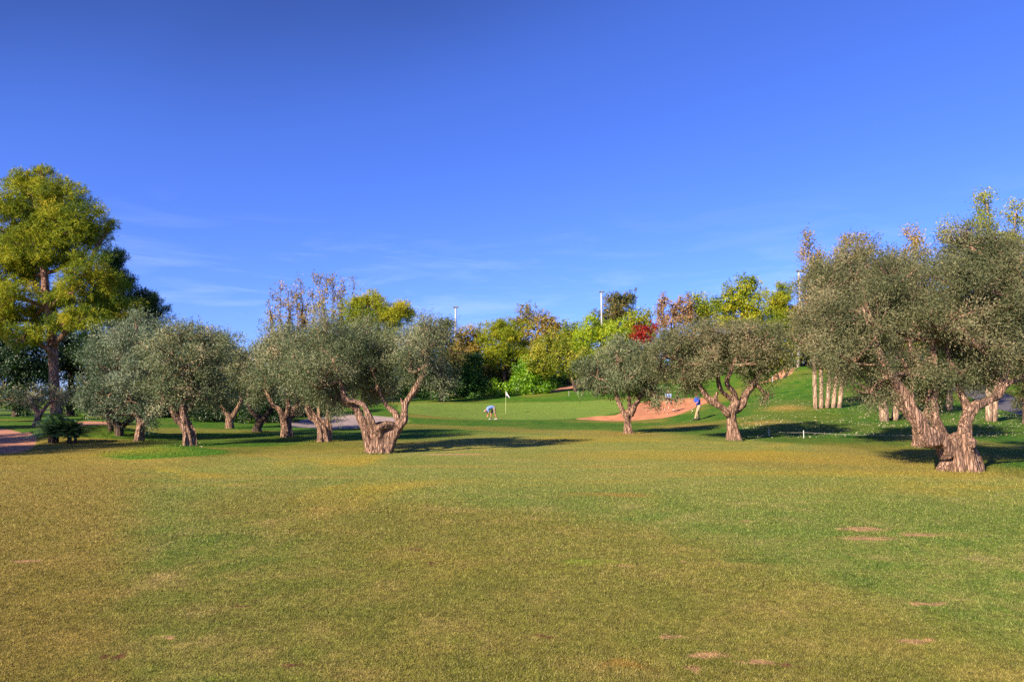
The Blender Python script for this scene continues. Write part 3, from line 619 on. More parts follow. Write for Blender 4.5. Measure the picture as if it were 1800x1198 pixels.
olive('massive pale olive with fluted trunk and burls at the right edge, nearest tree', (1690, 827), 16,
      [[(1692, 838, 0, 45), (1690, 824, 0, 37), (1687, 800, 0, 31), (1682, 780, 0, 30), (1680, 768, 0, 25)],
       [(1665, 800, -.1, 16), (1655, 778, -.2, 16), (1635, 765, -.3, 17), (1618, 748, -.3, 14), (1604, 724, -.3, 13), (1586, 690, -.2, 12), (1566, 658, -.2, 10), (1550, 630, -.1, 8), (1535, 590, 0, 6), (1515, 545, .1, 4)],
       [(1642, 775, -.35, 15), (1628, 776, -.45, 10), (1622, 768, -.45, 8)],
       [(1672, 790, .1, 14), (1655, 760, .1, 12), (1644, 735, .1, 9), (1642, 705, .2, 7), (1645, 670, .3, 6), (1640, 600, .4, 5)],
       [(1700, 812, -.1, 16), (1698, 785, -.1, 15), (1695, 760, -.1, 14), (1700, 735, 0, 13), (1712, 715, 0, 11), (1733, 706, .1, 9), (1756, 694, .1, 8), (1768, 677, .1, 7), (1797, 662, .2, 6.5), (1830, 650, .2, 5)],
       [(1703, 730, .1, 9), (1695, 706, .2, 8), (1682, 676, .3, 7), (1670, 640, .4, 5), (1662, 590, .5, 3.5)],
       [(1752, 694, .1, 7), (1764, 668, .2, 7), (1774, 640, .2, 6), (1785, 590, .2, 5), (1795, 540, .2, 3)],
       [(1696, 765, -.2, 12), (1706, 782, -.35, 8), (1712, 772, -.3, 6)],
       [(1655, 836, -.1, 12), (1664, 812, 0, 12), (1672, 788, 0, 10)], [(1722, 834, -.1, 11), (1712, 806, 0, 12), (1702, 780, 0, 11)]],
      [(1700, 480, .3, 85, 60), (1650, 560, 0, 75, 62), (1760, 540, .2, 70, 80), (1770, 445, .5, 65, 45), (1690, 640, .3, 50, 48), (1795, 620, .3, 42, 42), (1720, 590, -.4, 60, 55),
       (1840, 520, .3, 60, 85), (1600, 640, .1, 45, 50), (1545, 560, .1, 65, 60), (1500, 620, 0, 55, 50), (1570, 490, .4, 55, 45), (1530, 680, .1, 40, 30), (1630, 690, .3, 35, 32),
       (1460, 560, .2, 45, 50), (1740, 660, .4, 35, 25), (1700, 425, .6, 50, 22)],
      leaf='olive_leaf_brown', seed=5, voxel=.024, ridge=.17, nr=8, twigs=14)
olive('thick olive with flared pale trunk behind the leaning limb of the nearest olive', (1628, 786), 24,
      [[(1628, 797, 0, 46), (1627, 788, 0, 33), (1626, 778, 0, 24), (1620, 760, 0, 17), (1614, 738, 0, 15), (1600, 718, 0, 12), (1585, 705, 0, 10)],
       [(1618, 750, 0, 10), (1596, 728, 0, 8), (1578, 708, 0, 8), (1570, 690, .1, 6), (1545, 640, .2, 5), (1510, 580, .3, 4)],
       [(1622, 755, .1, 10), (1632, 720, .2, 8), (1640, 680, .3, 6)],
       [(1600, 716, .1, 8), (1600, 680, .2, 7), (1600, 600, .3, 4)]],
      [(1445, 520, 0, 50, 55), (1500, 480, .2, 50, 48), (1430, 590, -.1, 42, 50), (1480, 560, .5, 50, 60), (1600, 480, .6, 60, 48), (1560, 560, .6, 60, 60), (1415, 545, .2, 32, 40), (1475, 650, .2, 42, 35), (1550, 650, .5, 45, 40), (1460, 470, .4, 35, 35), (1630, 560, .8, 60, 60)],
      leaf='olive_leaf_brown', seed=8, voxel=.035, ridge=.18, twigs=8)
olive('olive with a tapering pinkish trunk and an umbrella crown, left of the roped hillside', (1291, 774), 28,
      [[(1291, 780, 0, 21), (1290, 768, 0, 17), (1287, 745, 0, 12), (1286, 728, 0, 11), (1287, 718, 0, 12)],
       [(1280, 728, -.1, 8), (1268, 715, -.2, 7), (1252, 705, -.2, 7), (1240, 694, -.2, 6), (1228, 675, -.1, 5), (1205, 640, 0, 3)],
       [(1286, 722, 0, 9), (1293, 705, 0, 8), (1280, 696, .1, 6), (1268, 686, .1, 5), (1262, 665, .2, 5), (1260, 620, .2, 3)],
       [(1292, 722, .1, 9), (1304, 710, .1, 9), (1312, 692, .2, 8), (1326, 672, .2, 6), (1338, 640, .2, 4)],
       [(1294, 708, 0, 6), (1290, 690, -.1, 6), (1278, 672, -.1, 5), (1290, 640, 0, 4), (1300, 610, .1, 3)],
       [(1262, 708, -.2, 4), (1258, 698, -.3, 4), (1262, 688, -.4, 3)]],
      [(1180, 615, 0, 45, 38), (1222, 590, .2, 52, 32), (1280, 585, .2, 55, 30), (1335, 600, .2, 45, 36), (1240, 635, -.5, 42, 30), (1200, 655, -.1, 40, 32), (1310, 630, -.4, 42, 30), (1345, 640, .2, 38, 35),
       (1275, 620, .8, 50, 35), (1160, 640, .3, 28, 32), (1225, 672, .3, 28, 20), (1366, 615, .3, 26, 34), (1350, 695, .2, 15, 14), (1320, 668, .6, 22, 16)],
      leaf='olive_leaf_brown', seed=11, voxel=.034, ridge=.1, twigs=9)
olive('smaller olive with a short flared trunk in front of the orange bunker', (1104, 762), 33,
      [[(1104, 767, 0, 15), (1104, 757, 0, 10), (1103, 742, 0, 8), (1104, 728, 0, 9)],
       [(1100, 732, 0, 6), (1093, 718, 0, 5), (1086, 702, 0, 4.5), (1080, 680, .1, 3)],
       [(1108, 730, 0, 7), (1114, 716, 0, 6), (1122, 704, 0, 5), (1132, 685, .1, 3.5)],
       [(1105, 725, .1, 4), (1106, 700, .1, 4), (1100, 670, .2, 3)]],
      [(1085, 625, 0, 38, 28), (1050, 655, 0, 36, 30), (1095, 665, -.3, 38, 32), (1130, 645, .1, 40, 42), (1060, 685, 0, 28, 18), (1150, 680, .2, 34, 28), (1153, 700, .2, 13, 18), (1190, 698, .2, 7, 14), (1110, 610, .3, 30, 20), (1120, 690, .3, 25, 18), (1032, 665, .1, 20, 22)],
      leaf='olive_leaf', seed=13, voxel=.035, ridge=.18, twigs=8)
olive('olive with a dark forked trunk just behind and left of the hollow stumped olive', (568, 776), 27,
      [[(568, 782, 0, 17), (568, 768, 0, 13), (566, 752, 0, 11), (558, 740, 0, 9), (547, 730, 0, 7), (540, 710, 0, 5)],
       [(576, 778, .1, 9), (578, 755, .1, 7), (577, 735, .1, 6), (580, 705, .1, 4)],
       [(563, 745, .1, 6), (560, 730, .1, 5), (562, 700, .2, 4)]],
      [(575, 690, 0, 38, 32), (540, 670, 0, 36, 42), (600, 670, .3, 35, 45), (560, 630, .5, 50, 45)],
      leaf='olive_leaf', seed=15, voxel=.035, ridge=.20, twigs=6)
olive('olive with a straight reddish sunlit trunk at the left end of the grey bunker', (505, 768), 30,
      [[(505, 774, 0, 14), (505, 762, 0, 11), (504, 745, 0, 9.5), (502, 733, 0, 10)],
       [(499, 735, 0, 7), (492, 722, 0, 6), (481, 712, 0, 5), (470, 690, 0, 4)],
       [(504, 732, 0, 6), (507, 720, 0, 5), (506, 700, 0, 4)],
       [(508, 734, .1, 6), (517, 722, .1, 6), (524, 708, .1, 5), (530, 680, .1, 3)]],
      [(500, 635, 0, 42, 50), (468, 655, 0, 32, 42), (530, 660, .1, 28, 42), (495, 600, .3, 40, 28), (455, 690, .2, 22, 25), (545, 610, .5, 35, 32)],
      leaf='olive_leaf', seed=17, voxel=.035, ridge=.20, twigs=7)
olive('shaded olive leaning left, right of a green shrub in the back of the left grove', (451, 759), 36,
      [[(451, 764, 0, 13), (452, 752, 0, 9), (458, 740, 0, 8), (455, 730, 0, 7)],
       [(455, 735, 0, 5), (444, 725, 0, 5), (436, 710, 0, 4)], [(459, 738, 0, 6), (470, 728, 0, 5), (480, 710, 0, 4)]],
      [(455, 640, 0, 38, 52), (430, 620, .2, 34, 38), (475, 670, 0, 28, 35), (440, 690, .2, 26, 22)],
      leaf='olive_leaf', bark='bark_dark', seed=19, ridge=.20)
olive('slim two limbed olive left of a green shrub in the back of the left grove', (405, 753), 39,
      [[(405, 758, 0, 11), (405, 748, 0, 9), (404, 735, 0, 8), (400, 728, 0, 6), (393, 720, 0, 5), (385, 705, 0, 4)],
       [(406, 735, 0, 6), (415, 722, 0, 5), (424, 705, 0, 4)]],
      [(395, 640, 0, 42, 50), (385, 605, .2, 36, 26), (420, 660, .2, 32, 42), (370, 670, .2, 30, 38), (405, 695, .2, 30, 20)],
      leaf='olive_leaf', seed=21, ridge=.20)
olive('olive with a heavy twisted leaning trunk behind the bright green mound', (334, 783), 25,
      [[(334, 790, 0, 16), (334, 776, 0, 13), (333, 760, 0, 12), (326, 745, 0, 11), (314, 738, 0, 8), (305, 725, 0, 7), (297, 708, 0, 6), (285, 680, 0, 4)],
       [(328, 752, 0, 9), (326, 738, -.1, 8), (322, 725, -.1, 7), (324, 705, 0, 5), (335, 670, 0, 4)],
       [(324, 728, 0, 6), (336, 712, .1, 5), (350, 690, .1, 4)]],
      [(305, 615, 0, 46, 42), (335, 640, -.2, 46, 48), (365, 620, .2, 40, 42), (295, 670, 0, 36, 36), (345, 690, .1, 40, 26), (320, 585, .3, 42, 24), (375, 670, .3, 30, 40), (290, 700, -.2, 22, 24), (385, 700, .4, 24, 26)],
      leaf='olive_leaf', seed=23, voxel=.032, ridge=.20, twigs=7)
olive('bushy grey olive with a globe crown reaching almost to the grass beside the pine', (245, 775), 27,
      [[(244, 780, 0, 11), (245, 768, 0, 9), (248, 750, 0, 8), (245, 735, 0, 7), (235, 710, 0, 6), (225, 670, 0, 4)],
       [(249, 748, 0, 6), (258, 730, 0, 5), (262, 690, .1, 4)]],
      [(205, 640, 0, 46, 48), (240, 590, .2, 50, 36), (185, 685, 0, 36, 42), (225, 690, -.3, 42, 40), (262, 650, 0, 42, 50), (265, 705, 0, 26, 32), (195, 718, .1, 34, 22), (265, 600, .4, 36, 28), (235, 722, .1, 30, 18), (262, 732, -.1, 15, 18), (160, 690, .3, 20, 30)],
      leaf='olive_leaf_blue', seed=25, voxel=.034, ridge=.20, twigs=7)
olive('dark low forked olive between the pine and the globe crowned olive', (211, 765), 31,
      [[(211, 770, 0, 9), (211, 758, 0, 8), (209, 747, 0, 8), (198, 736, 0, 7), (184, 724, 0, 5), (175, 705, 0, 4)],
       [(211, 752, 0, 7), (222, 742, 0, 6), (233, 735, 0, 5), (246, 720, 0, 4)],
       [(196, 768, .4, 6), (194, 750, .4, 5), (190, 732, .4, 5)]],
      [(200, 700, .5, 42, 26), (235, 690, .5, 40, 30), (170, 690, .5, 30, 26)],
      leaf='olive_leaf', bark='bark_dark', seed=27, ridge=.20)
olive('far shaded olive with a pale leaning trunk, left of the tall pine', (62, 749), 42,
      [[(62, 754, 0, 9), (64, 742, 0, 7), (67, 728, 0, 6), (60, 716, 0, 5), (52, 706, 0, 4)],
       [(68, 732, 0, 5), (76, 720, 0, 4), (86, 708, 0, 3)]],
      [(60, 696, 0, 36, 16), (20, 696, .3, 30, 14), (100, 700, .3, 28, 14)],
      leaf='olive_leaf', seed=29, ridge=.1)

# ------------------------------------------------------------------ tall pine on the left and its dark neighbours
def simple_tree(name, label, cat, group, px, d, lobes, leaf, bark='bark_dark', style='round', seed=1, r0=.25, cover=1.0, twigs=3, tint=0.0, trunks=None, bottom=-1.0, zd=.85, **kw):
    base = at(px, d); base = base - np.array([0, 0, .1])
    LB = LO(d, *lobes, zd=zd); top = max(LB, key=lambda l: l[0][2])
    limbs = []
    if trunks is None:
        c = np.mean([l[0] for l in LB], 0)
        limbs.append([(*base, r0 * 1.25), (*(base * .6 + c * .4), r0), (*c, r0 * .6), (*top[0], r0 * .25)])
    else: limbs = trunks
    return tree(name, label, cat, group, base, limbs, LB, leaf, bark, style, cover, seed, twigs=twigs, tint=tint, branch_r=r0 * .16, bottom=bottom, **kw)
d = 54
simple_tree('pine_tree', 'tallest pine with bare pinkish trunk and yellow green tiers at the left edge', 'pine tree', None, 100, d,
            [(60, 355, 0, 62, 45), (20, 400, 0, 58, 50), (95, 400, 0, 58, 48), (140, 385, .5, 44, 42), (55, 430, -1, 50, 28), (160, 420, 1, 30, 28), (110, 350, 1, 40, 30), (35, 320, .5, 36, 24), (-20, 430, 0, 50, 45), (75, 305, .5, 22, 12),
             (150, 475, -1, 40, 30), (120, 510, -1.5, 38, 20), (25, 520, -1.5, 42, 26), (-15, 500, 0, 35, 30), (175, 500, 0, 34, 30), (45, 590, -2, 36, 22), (150, 555, -2, 38, 22), (110, 565, -1, 32, 16), (-10, 580, 0, 28, 22), (215, 545, .5, 26, 20), (80, 455, 0, 45, 18), (50, 480, 1.5, 48, 30), (90, 530, 1.5, 50, 28), (30, 455, 0, 40, 22), (120, 450, .5, 40, 24), (190, 400, 1, 14, 14), (60, 555, 1.5, 45, 22), (0, 545, 0, 35, 22), (175, 540, .5, 40, 24)],
            'pine_leaf', 'bark_pine', 'pine', seed=31, twigs=6, cover=1.35, r0=.40,
            trunks=[LP(d, (99, 738, 0, 13), (97, 700, 0, 10), (93, 640, 0, 10), (93, 600, 0, 9.5), (84, 540, 0, 8), (78, 480, 0, 7), (74, 420, 0, 4), (70, 370, 0, 1.5)),
                    LP(d, (94, 622, -.2, 6), (80, 610, -.8, 5), (62, 600, -1.4, 4), (45, 590, -2, 3)), LP(d, (94, 610, 0, 6), (115, 585, -.8, 5), (145, 560, -1.5, 3)),
                    LP(d, (84, 545, 0, 5), (110, 520, -.5, 4), (150, 485, -.6, 3)), LP(d, (85, 545, 0, 5), (55, 530, -.8, 4), (20, 520, -1, 3)),
                    LP(d, (90, 590, 0, 5), (140, 540, .5, 4), (200, 520, 1, 3))])
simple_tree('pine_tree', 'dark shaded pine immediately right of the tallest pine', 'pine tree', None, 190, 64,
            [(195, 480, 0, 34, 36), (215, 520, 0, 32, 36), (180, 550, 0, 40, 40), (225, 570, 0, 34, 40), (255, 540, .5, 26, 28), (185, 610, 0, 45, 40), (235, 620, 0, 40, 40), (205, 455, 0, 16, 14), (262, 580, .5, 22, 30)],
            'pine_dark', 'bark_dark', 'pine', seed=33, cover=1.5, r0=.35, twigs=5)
simple_tree('pine_tree', 'small dark pine tip showing above the grey olive crowns', 'pine tree', None, 268, 70,
            [(266, 530, 0, 14, 18), (272, 555, 0, 20, 20), (268, 590, 0, 26, 30), (268, 640, 0, 32, 35)], 'pine_dark', 'bark_dark', 'pine', seed=34, cover=1.3, r0=.2)
DE = ['dark evergreen just beyond the left edge', 'dark evergreen left of the tallest pine trunk', 'dark evergreen right behind the tallest pine trunk', 'dark evergreen under the shaded pine', 'dark evergreen behind the globe crowned olive', 'highest dark evergreen outside the left edge']
k = 0
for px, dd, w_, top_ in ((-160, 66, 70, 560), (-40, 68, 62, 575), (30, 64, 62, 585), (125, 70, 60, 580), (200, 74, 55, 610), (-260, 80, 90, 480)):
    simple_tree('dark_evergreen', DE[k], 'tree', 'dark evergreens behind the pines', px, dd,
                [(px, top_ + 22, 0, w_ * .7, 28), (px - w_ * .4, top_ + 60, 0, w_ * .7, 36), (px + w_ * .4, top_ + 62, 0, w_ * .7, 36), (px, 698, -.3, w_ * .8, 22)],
                'shade_toned_leaf', 'bark_dark', 'round', seed=40 + k, cover=1.5, r0=.3); k += 1

for i, (bx, by) in enumerate(((-25.5, 21), (-28, 27.5))):
    b_ = np.array([bx, by, hs(bx, by) - .05]); g_ = np.random.default_rng(400 + i)
    lob = [(b_ + np.array([dx, dy, z_]), (1.3, 1.3, 1.0)) for dx, dy, z_ in ((0, 0, 3.6), (1.4, .3, 2.9), (-1.3, .2, 3.0), (.2, -1.3, 2.8), (.3, 1.3, 3.1))]
    tree('olive_tree', 'olive standing outside the left edge of the lawn, %s' % ('nearer one', 'farther one')[i], 'olive tree', GO, b_, [[(*b_, .35), (bx + .1, by, 1.0, .26), (bx, by, 1.9, .18)], [(bx, by, 1.2, .2), (bx + .9, by + .2, 2.3, .1)]], lob, 'olive_leaf', 'bark_olive', 'olive', .7, 400 + i)
for i, (bx, by, hh) in enumerate(((-25, 15, 8), (-31, 18, 10), (-39.5, 31, 11), (-48, 42, 14))):
    b_ = np.array([bx, by, hs(bx, by) - .1]); lob = [(b_ + np.array([dx, dy, hh * f]), (2.1, 2.1, .9)) for dx, dy, f in ((0, 0, .97), (1.3, .3, .82), (-1.2, .5, .80), (.4, -1.2, .68), (.2, 1.3, .66))]
    tree('pine_tree', 'pine with tiered crown standing left of the lawn, %s' % ('nearest of its row', 'second of its row', 'third of its row', 'farthest of its row')[i], 'pine tree', 'row of pines left of the lawn', b_, [[(*b_, .22), (bx + .2, by, hh * .5, .16), (bx, by, hh * .95, .06)]], lob, 'pine_leaf', 'bark_pine', 'pine', 1.1, 300 + i, branch_r=.03)
# ------------------------------------------------------------------ woodland behind the grove and the green
GB = 'dark trees closing the back of the left grove'
for px, dd, w_, top_ in ((300, 60, 50, 640), (385, 50, 55, 650), (470, 48, 52, 650), (540, 54, 46, 640)):
    simple_tree('dark_evergreen', 'low dark evergreen seen ' + ('behind the twisted leaning olive', 'behind the slim two limbed olive', 'behind the reddish trunked olive', 'behind the dark forked olive')[k - 6] + ' of the left grove', 'tree', GB, px, dd,
                [(px, top_ + 25, 0, w_ * .7, 28), (px - w_ * .4, top_ + 65, 0, w_ * .65, 36), (px + w_ * .4, top_ + 70, 0, w_ * .65, 36), (px, 722, -.3, w_ * .7, 18)],
                'shade_toned_leaf', 'bark_dark', 'round', seed=50 + k, cover=1.0, r0=.3); k += 1
simple_tree('shrub', 'small bright green shrub between two shaded grove olives', 'shrub', None, 434, 50, [(434, 735, 0, 15, 12), (428, 725, .1, 12, 10), (442, 728, .1, 11, 11)], 'green_leaf', seed=61, r0=.06)
simple_tree('shrub', 'small green tree crown low behind the tall pine trunk', 'shrub', None, 152, 55, [(150, 722, 0, 10, 12), (140, 716, .2, 10, 8)], 'green_leaf', seed=62, r0=.06)
def poplar(px, d, top, w_, base_py, label, leaf='poplar_leaf', seed=1, group=None, cover=1.0, stems=3, r0=.09):
    base = at(px, d); g = np.random.default_rng(seed); lobes = []; trunks = []
    pyb = base_py
    for s in range(stems):
        o = (s - (stems - 1) / 2) * w_ * .55; tp = top + abs(o) * .9 + g.uniform(0, 14)
        trunks.append([(*base, r0), (*W(px + o * .5, pyb - (pyb - tp) * .35, d + g.normal(0, .3)), r0 * .5), (*W(px + o, tp + (pyb - tp) * .25, d), r0 * .18), (*W(px + o * 1.1, tp, d), r0 * .03)])
        hh = pyb - tp; n = max(4, int(hh / (w_ * .55)))
        for i in range(n):
            f = i / (n - 1); lobes.append((px + o * (.6 + .5 * f) + g.normal(0, w_ * .06), tp + 6 + hh * (1 - f), g.normal(0, .3), w_ * (.34 - .16 * f), hh / n * .75))
    return tree('poplar_tree', label, 'poplar', group, base - np.array([0, 0, .1]), trunks, LO(d, *lobes), leaf, 'bark_dark', 'sparse', cover * .75, seed, twigs=10, branch_r=r0 * .10)
GP = 'half bare poplars behind the left grove'
for px, top, w_, lb in ((493, 486, 32, 'leftmost of the thin half bare poplars behind the left grove'), (523, 503, 26, 'second and shortest thin poplar from the left behind the grove'),
                        (550, 474, 34, 'third thin poplar from the left behind the grove'), (585, 468, 32, 'tallest thin poplar behind the left grove'), (622, 490, 40, 'rightmost wispy poplar touching the yellow green pine')):
    poplar(px, 80, top, w_, 640, lb, seed=px, group=GP, cover=1.5 if px < 600 else .8)
YG = None
simple_tree('pine_tree', 'rounded yellow green pine rising behind the hollow stumped olive', 'pine tree', YG, 665, 74,
            [(645, 545, 0, 38, 28), (630, 570, 0, 30, 28), (690, 560, 0, 40, 26), (665, 590, 0, 50, 30), (650, 528, .5, 24, 14), (710, 548, .3, 18, 16)], 'pine_leaf', 'bark_pine', 'pine', seed=71, cover=1.4, r0=.25, tint=.06)
BG = [
 ('autumn_tree', 'pale twiggy olive grey tree beside the left lamp post', 'tree', 775, 84, [(775, 580, 0, 28, 24), (760, 600, 0, 30, 30), (795, 610, 0, 30, 30)], 'brown_leaf', 'round', .7),
 ('autumn_tree', 'small orange tree right of the left lamp post', 'tree', 822, 92, [(822, 590, 0, 20, 20), (838, 600, 0, 14, 16), (812, 615, 0, 25, 22)], 'orange_leaf', 'round', .9),
 ('pine_tree', 'round bright green pine left of the orange brown tree behind the green', 'pine tree', 887, 92, [(870, 580, 0, 26, 22), (900, 578, 0, 28, 22), (882, 602, 0, 38, 26), (905, 612, 0, 28, 22), (875, 625, 0, 30, 20)], 'pine_leaf', 'pine', 1.4),
 ('autumn_tree', 'tall orange brown tree behind the middle of the green', 'tree', 930, 104, [(925, 556, 0, 26, 18), (950, 575, 0, 24, 24), (915, 575, 0, 22, 18), (970, 572, 0, 18, 18), (940, 600, 0, 36, 28), (978, 595, 0, 16, 20)], 'orange_leaf', 'round', .9),
 ('autumn_tree', 'mid green tree squeezed between orange brown and lime trees', 'tree', 1000, 102, [(998, 585, 0, 20, 20), (1010, 600, 0, 24, 24), (990, 610, 0, 26, 26)], 'pine_leaf', 'round', 1.1),
 ('lime_tree', 'lime green tree behind the left half of the small olive', 'tree', 1060, 90, [(1040, 575, 0, 24, 20), (1075, 578, 0, 26, 22), (1025, 600, 0, 30, 24), (1058, 605, 0, 38, 28), (1090, 600, 0, 24, 24), (1040, 625, 0, 40, 24), (1085, 630, 0, 30, 26)], 'lime_leaf', 'round', 1.2),
 ('yellow_tree', 'yellow tree with a dark bent stem beside the gap onto the earth path', 'tree', 1008, 86, [(960, 612, 0, 28, 22), (985, 630, 0, 32, 24), (1010, 645, 0, 28, 20), (950, 635, 0, 24, 22), (1025, 632, 0, 26, 22), (975, 600, 0, 20, 16)], 'yellow_leaf', 'round', 1.1),
 ('brown_tree', 'tall dark brown tree behind the right lamp post', 'tree', 1085, 108, [(1075, 545, 0, 26, 26), (1098, 540, 0, 22, 24), (1110, 525, 0, 12, 14), (1060, 570, 0, 20, 26), (1085, 575, 0, 36, 28), (1078, 525, 0, 16, 10)], 'brown_leaf', 'round', 1.1),
 ('pine_tree', 'dark green tree between the dark brown and the tan trees', 'pine tree', 1125, 104, [(1125, 558, 0, 22, 14), (1115, 575, 0, 28, 18), (1130, 590, 0, 30, 22)], 'pine_leaf', 'round', 1.1),
 ('red_shrub', 'bright red bush over the crown of the small olive', 'shrub', 1132, 88, [(1128, 582, 0, 15, 12), (1145, 576, 0, 10, 8), (1120, 592, 0, 10, 10), (1132, 598, 0, 14, 12)], 'red_leaf', 'round', 1.0),
 ('tan_tree', 'dry pinkish tan tree behind the umbrella crowned olive', 'tree', 1185, 98, [(1165, 545, 0, 12, 24), (1190, 548, 0, 18, 20), (1212, 540, 0, 12, 22), (1180, 570, 0, 32, 20), (1163, 530, 0, 5, 12), (1195, 530, 0, 5, 12)], 'tan_leaf', 'round', .8),
 ('pine_tree', 'round dark green tree right of the dry tan tree', 'pine tree', 1230, 100, [(1228, 530, 0, 22, 18), (1242, 545, 0, 20, 18), (1222, 555, 0, 30, 20), (1250, 570, 0, 30, 20)], 'pine_leaf', 'round', 1.1),
 ('pine_tree', 'largest yellow green tree above the umbrella crowned olive', 'pine tree', 1300, 88, [(1300, 510, 0, 26, 22), (1315, 530, 0, 34, 26), (1280, 532, 0, 24, 22), (1298, 560, 0, 46, 28), (1320, 500, 0, 14, 14), (1330, 580, 0, 40, 26)], 'pine_leaf', 'round', 1.2),
 ('pine_tree', 'yellow green tree tucked against the left side of the big right hand crown', 'pine tree', 1368, 86, [(1360, 525, 0, 24, 20), (1382, 515, 0, 18, 16), (1370, 550, 0, 34, 28), (1385, 580, 0, 34, 30)], 'pine_leaf', 'pine', 1.4),
 ('dark_shrub', 'tall dark green shrub at the left back corner of the green', 'shrub', 825, 90, [(800, 660, 0, 34, 34), (835, 655, 0, 26, 36), (790, 640, 0, 30, 26), (845, 680, 0, 14, 22), (815, 680, 0, 40, 24)], 'dark_green_leaf', 'round', 1.0),
 ('dark_shrub', 'dark evergreen shrub seen between the limbs of the hollow stumped olive', 'shrub', 735, 88, [(740, 665, 0, 34, 30), (765, 650, 0, 30, 34), (710, 680, 0, 34, 26), (760, 682, 0, 34, 24)], 'dark_green_leaf', 'round', 1.0),
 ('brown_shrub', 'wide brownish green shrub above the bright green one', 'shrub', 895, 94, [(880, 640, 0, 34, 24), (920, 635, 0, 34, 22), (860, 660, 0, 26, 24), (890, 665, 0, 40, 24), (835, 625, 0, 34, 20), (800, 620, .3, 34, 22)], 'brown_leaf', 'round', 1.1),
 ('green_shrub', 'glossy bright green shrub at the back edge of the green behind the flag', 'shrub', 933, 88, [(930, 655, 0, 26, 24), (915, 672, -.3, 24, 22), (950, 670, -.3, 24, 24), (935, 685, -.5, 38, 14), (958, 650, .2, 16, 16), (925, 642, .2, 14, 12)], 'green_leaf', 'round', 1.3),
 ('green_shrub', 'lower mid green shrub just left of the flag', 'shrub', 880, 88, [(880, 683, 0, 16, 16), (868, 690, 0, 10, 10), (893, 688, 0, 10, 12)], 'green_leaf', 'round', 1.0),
 ('dark_shrub', 'shadowy undergrowth in the gap beside the earth path', 'shrub', 985, 104, [(985, 655, 0, 30, 18), (1010, 665, 0, 26, 14), (960, 665, .3, 26, 20)], 'dark_green_leaf', 'round', 1.0),
 ('dark_shrub', 'dark shrub behind the small olive crown', 'shrub', 1090, 92, [(1090, 655, 0, 40, 24), (1140, 645, 0, 40, 26), (1120, 620, 0, 40, 20)], 'dark_green_leaf', 'round', 1.0),
 ('dark_shrub', 'dark shrub on the slope behind the umbrella crowned olive', 'shrub', 1240, 86, [(1220, 640, 0, 50, 26), (1290, 640, 0, 50, 30), (1330, 620, 0, 40, 30)], 'dark_green_leaf', 'round', 1.0),
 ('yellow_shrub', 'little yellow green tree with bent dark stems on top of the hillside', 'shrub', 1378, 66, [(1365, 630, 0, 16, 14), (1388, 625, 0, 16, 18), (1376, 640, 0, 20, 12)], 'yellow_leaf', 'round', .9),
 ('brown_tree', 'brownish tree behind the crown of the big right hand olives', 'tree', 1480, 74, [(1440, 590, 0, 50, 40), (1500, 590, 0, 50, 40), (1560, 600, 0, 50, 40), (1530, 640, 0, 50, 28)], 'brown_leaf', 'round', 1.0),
 ('dark_shrub', 'dark shrub behind the limbs of the nearest olive', 'shrub', 1660, 72, [(1620, 630, 0, 50, 36), (1680, 640, 0, 50, 36), (1650, 590, 0, 60, 40)], 'dark_green_leaf', 'round', 1.0),
 ('dark_shrub', 'dark tree over the road at the right edge', 'shrub', 1790, 66, [(1740, 630, 0, 50, 40), (1800, 650, 0, 50, 42), (1860, 640, 0, 50, 50), (1780, 590, 0, 60, 40)], 'dark_green_leaf', 'round', 1.0),
 ('brown_shrub', 'drooping grey brown bush overhanging the road at the right edge', 'shrub', 1800, 36, [(1800, 670, 0, 30, 22), (1830, 660, 0, 40, 40), (1795, 700, 0, 22, 18), (1780, 640, .2, 30, 24)], 'brown_leaf', 'olive', 1.0),
]
for i, (nm, lb, ct_, px, dd, lo, lf, sty, cv) in enumerate(BG):
    if nm == 'yellow_tree':
        D_ = dd; tr = [LP(D_, (1012, 690, 0, 4), (1008, 672, 0, 3.5), (1000, 650, 0, 3), (985, 630, 0, 2)), LP(D_, (1012, 686, 0, 3), (1016, 664, 0, 3), (1012, 645, 0, 2))]
    elif nm == 'yellow_shrub': tr = [LP(dd, (1372, 672, 0, 3), (1384, 655, 0, 2.5), (1392, 635, 0, 2)), LP(dd, (1370, 672, 0, 3), (1366, 655, 0, 2), (1362, 635, 0, 1.5))]
    else: tr = None
    simple_tree(nm, lb, ct_, None, px, dd, lo, lf, 'bark_dark', sty, seed=100 + i, cover=cv * 1.0, r0=.12 if 'shrub' in nm else .22, trunks=tr)
WLB = ['dark tree filling the gap below the yellow green pine', 'brownish tree just outside the right edge', 'tall green tree farther outside the right edge', 'brown tree behind the dry tan one', 'brown tree behind the pale half hidden lamp post', 'brown tree behind the left lamp post and orange tree', 'dark tree behind the orange brown one', 'dark tree behind the lime green one']
# more woodland reaching behind and beside (seen faintly through gaps)
for i, (px, dd, w_, top_, lf) in enumerate(((640, 96, 60, 600, 'shade_toned_leaf'), (1960, 60, 90, 500, 'brown_leaf'), (2080, 75, 110, 480, 'pine_leaf'), (1230, 108, 60, 590, 'brown_leaf'), (1420, 92, 60, 560, 'brown_leaf'), (840, 104, 60, 610, 'brown_leaf'), (940, 112, 50, 620, 'shade_toned_leaf'), (1040, 112, 60, 630, 'shade_toned_leaf'))):
    simple_tree('woodland_tree', WLB[i], 'tree', 'trees filling the woodland edge', px, dd,
                [(px, top_ + 20, 0, w_ * .7, 28), (px - w_ * .4, top_ + 55, 0, w_ * .7, 36), (px + w_ * .4, top_ + 60, 0, w_ * .7, 36)], lf, seed=160 + i, cover=.9, r0=.3)

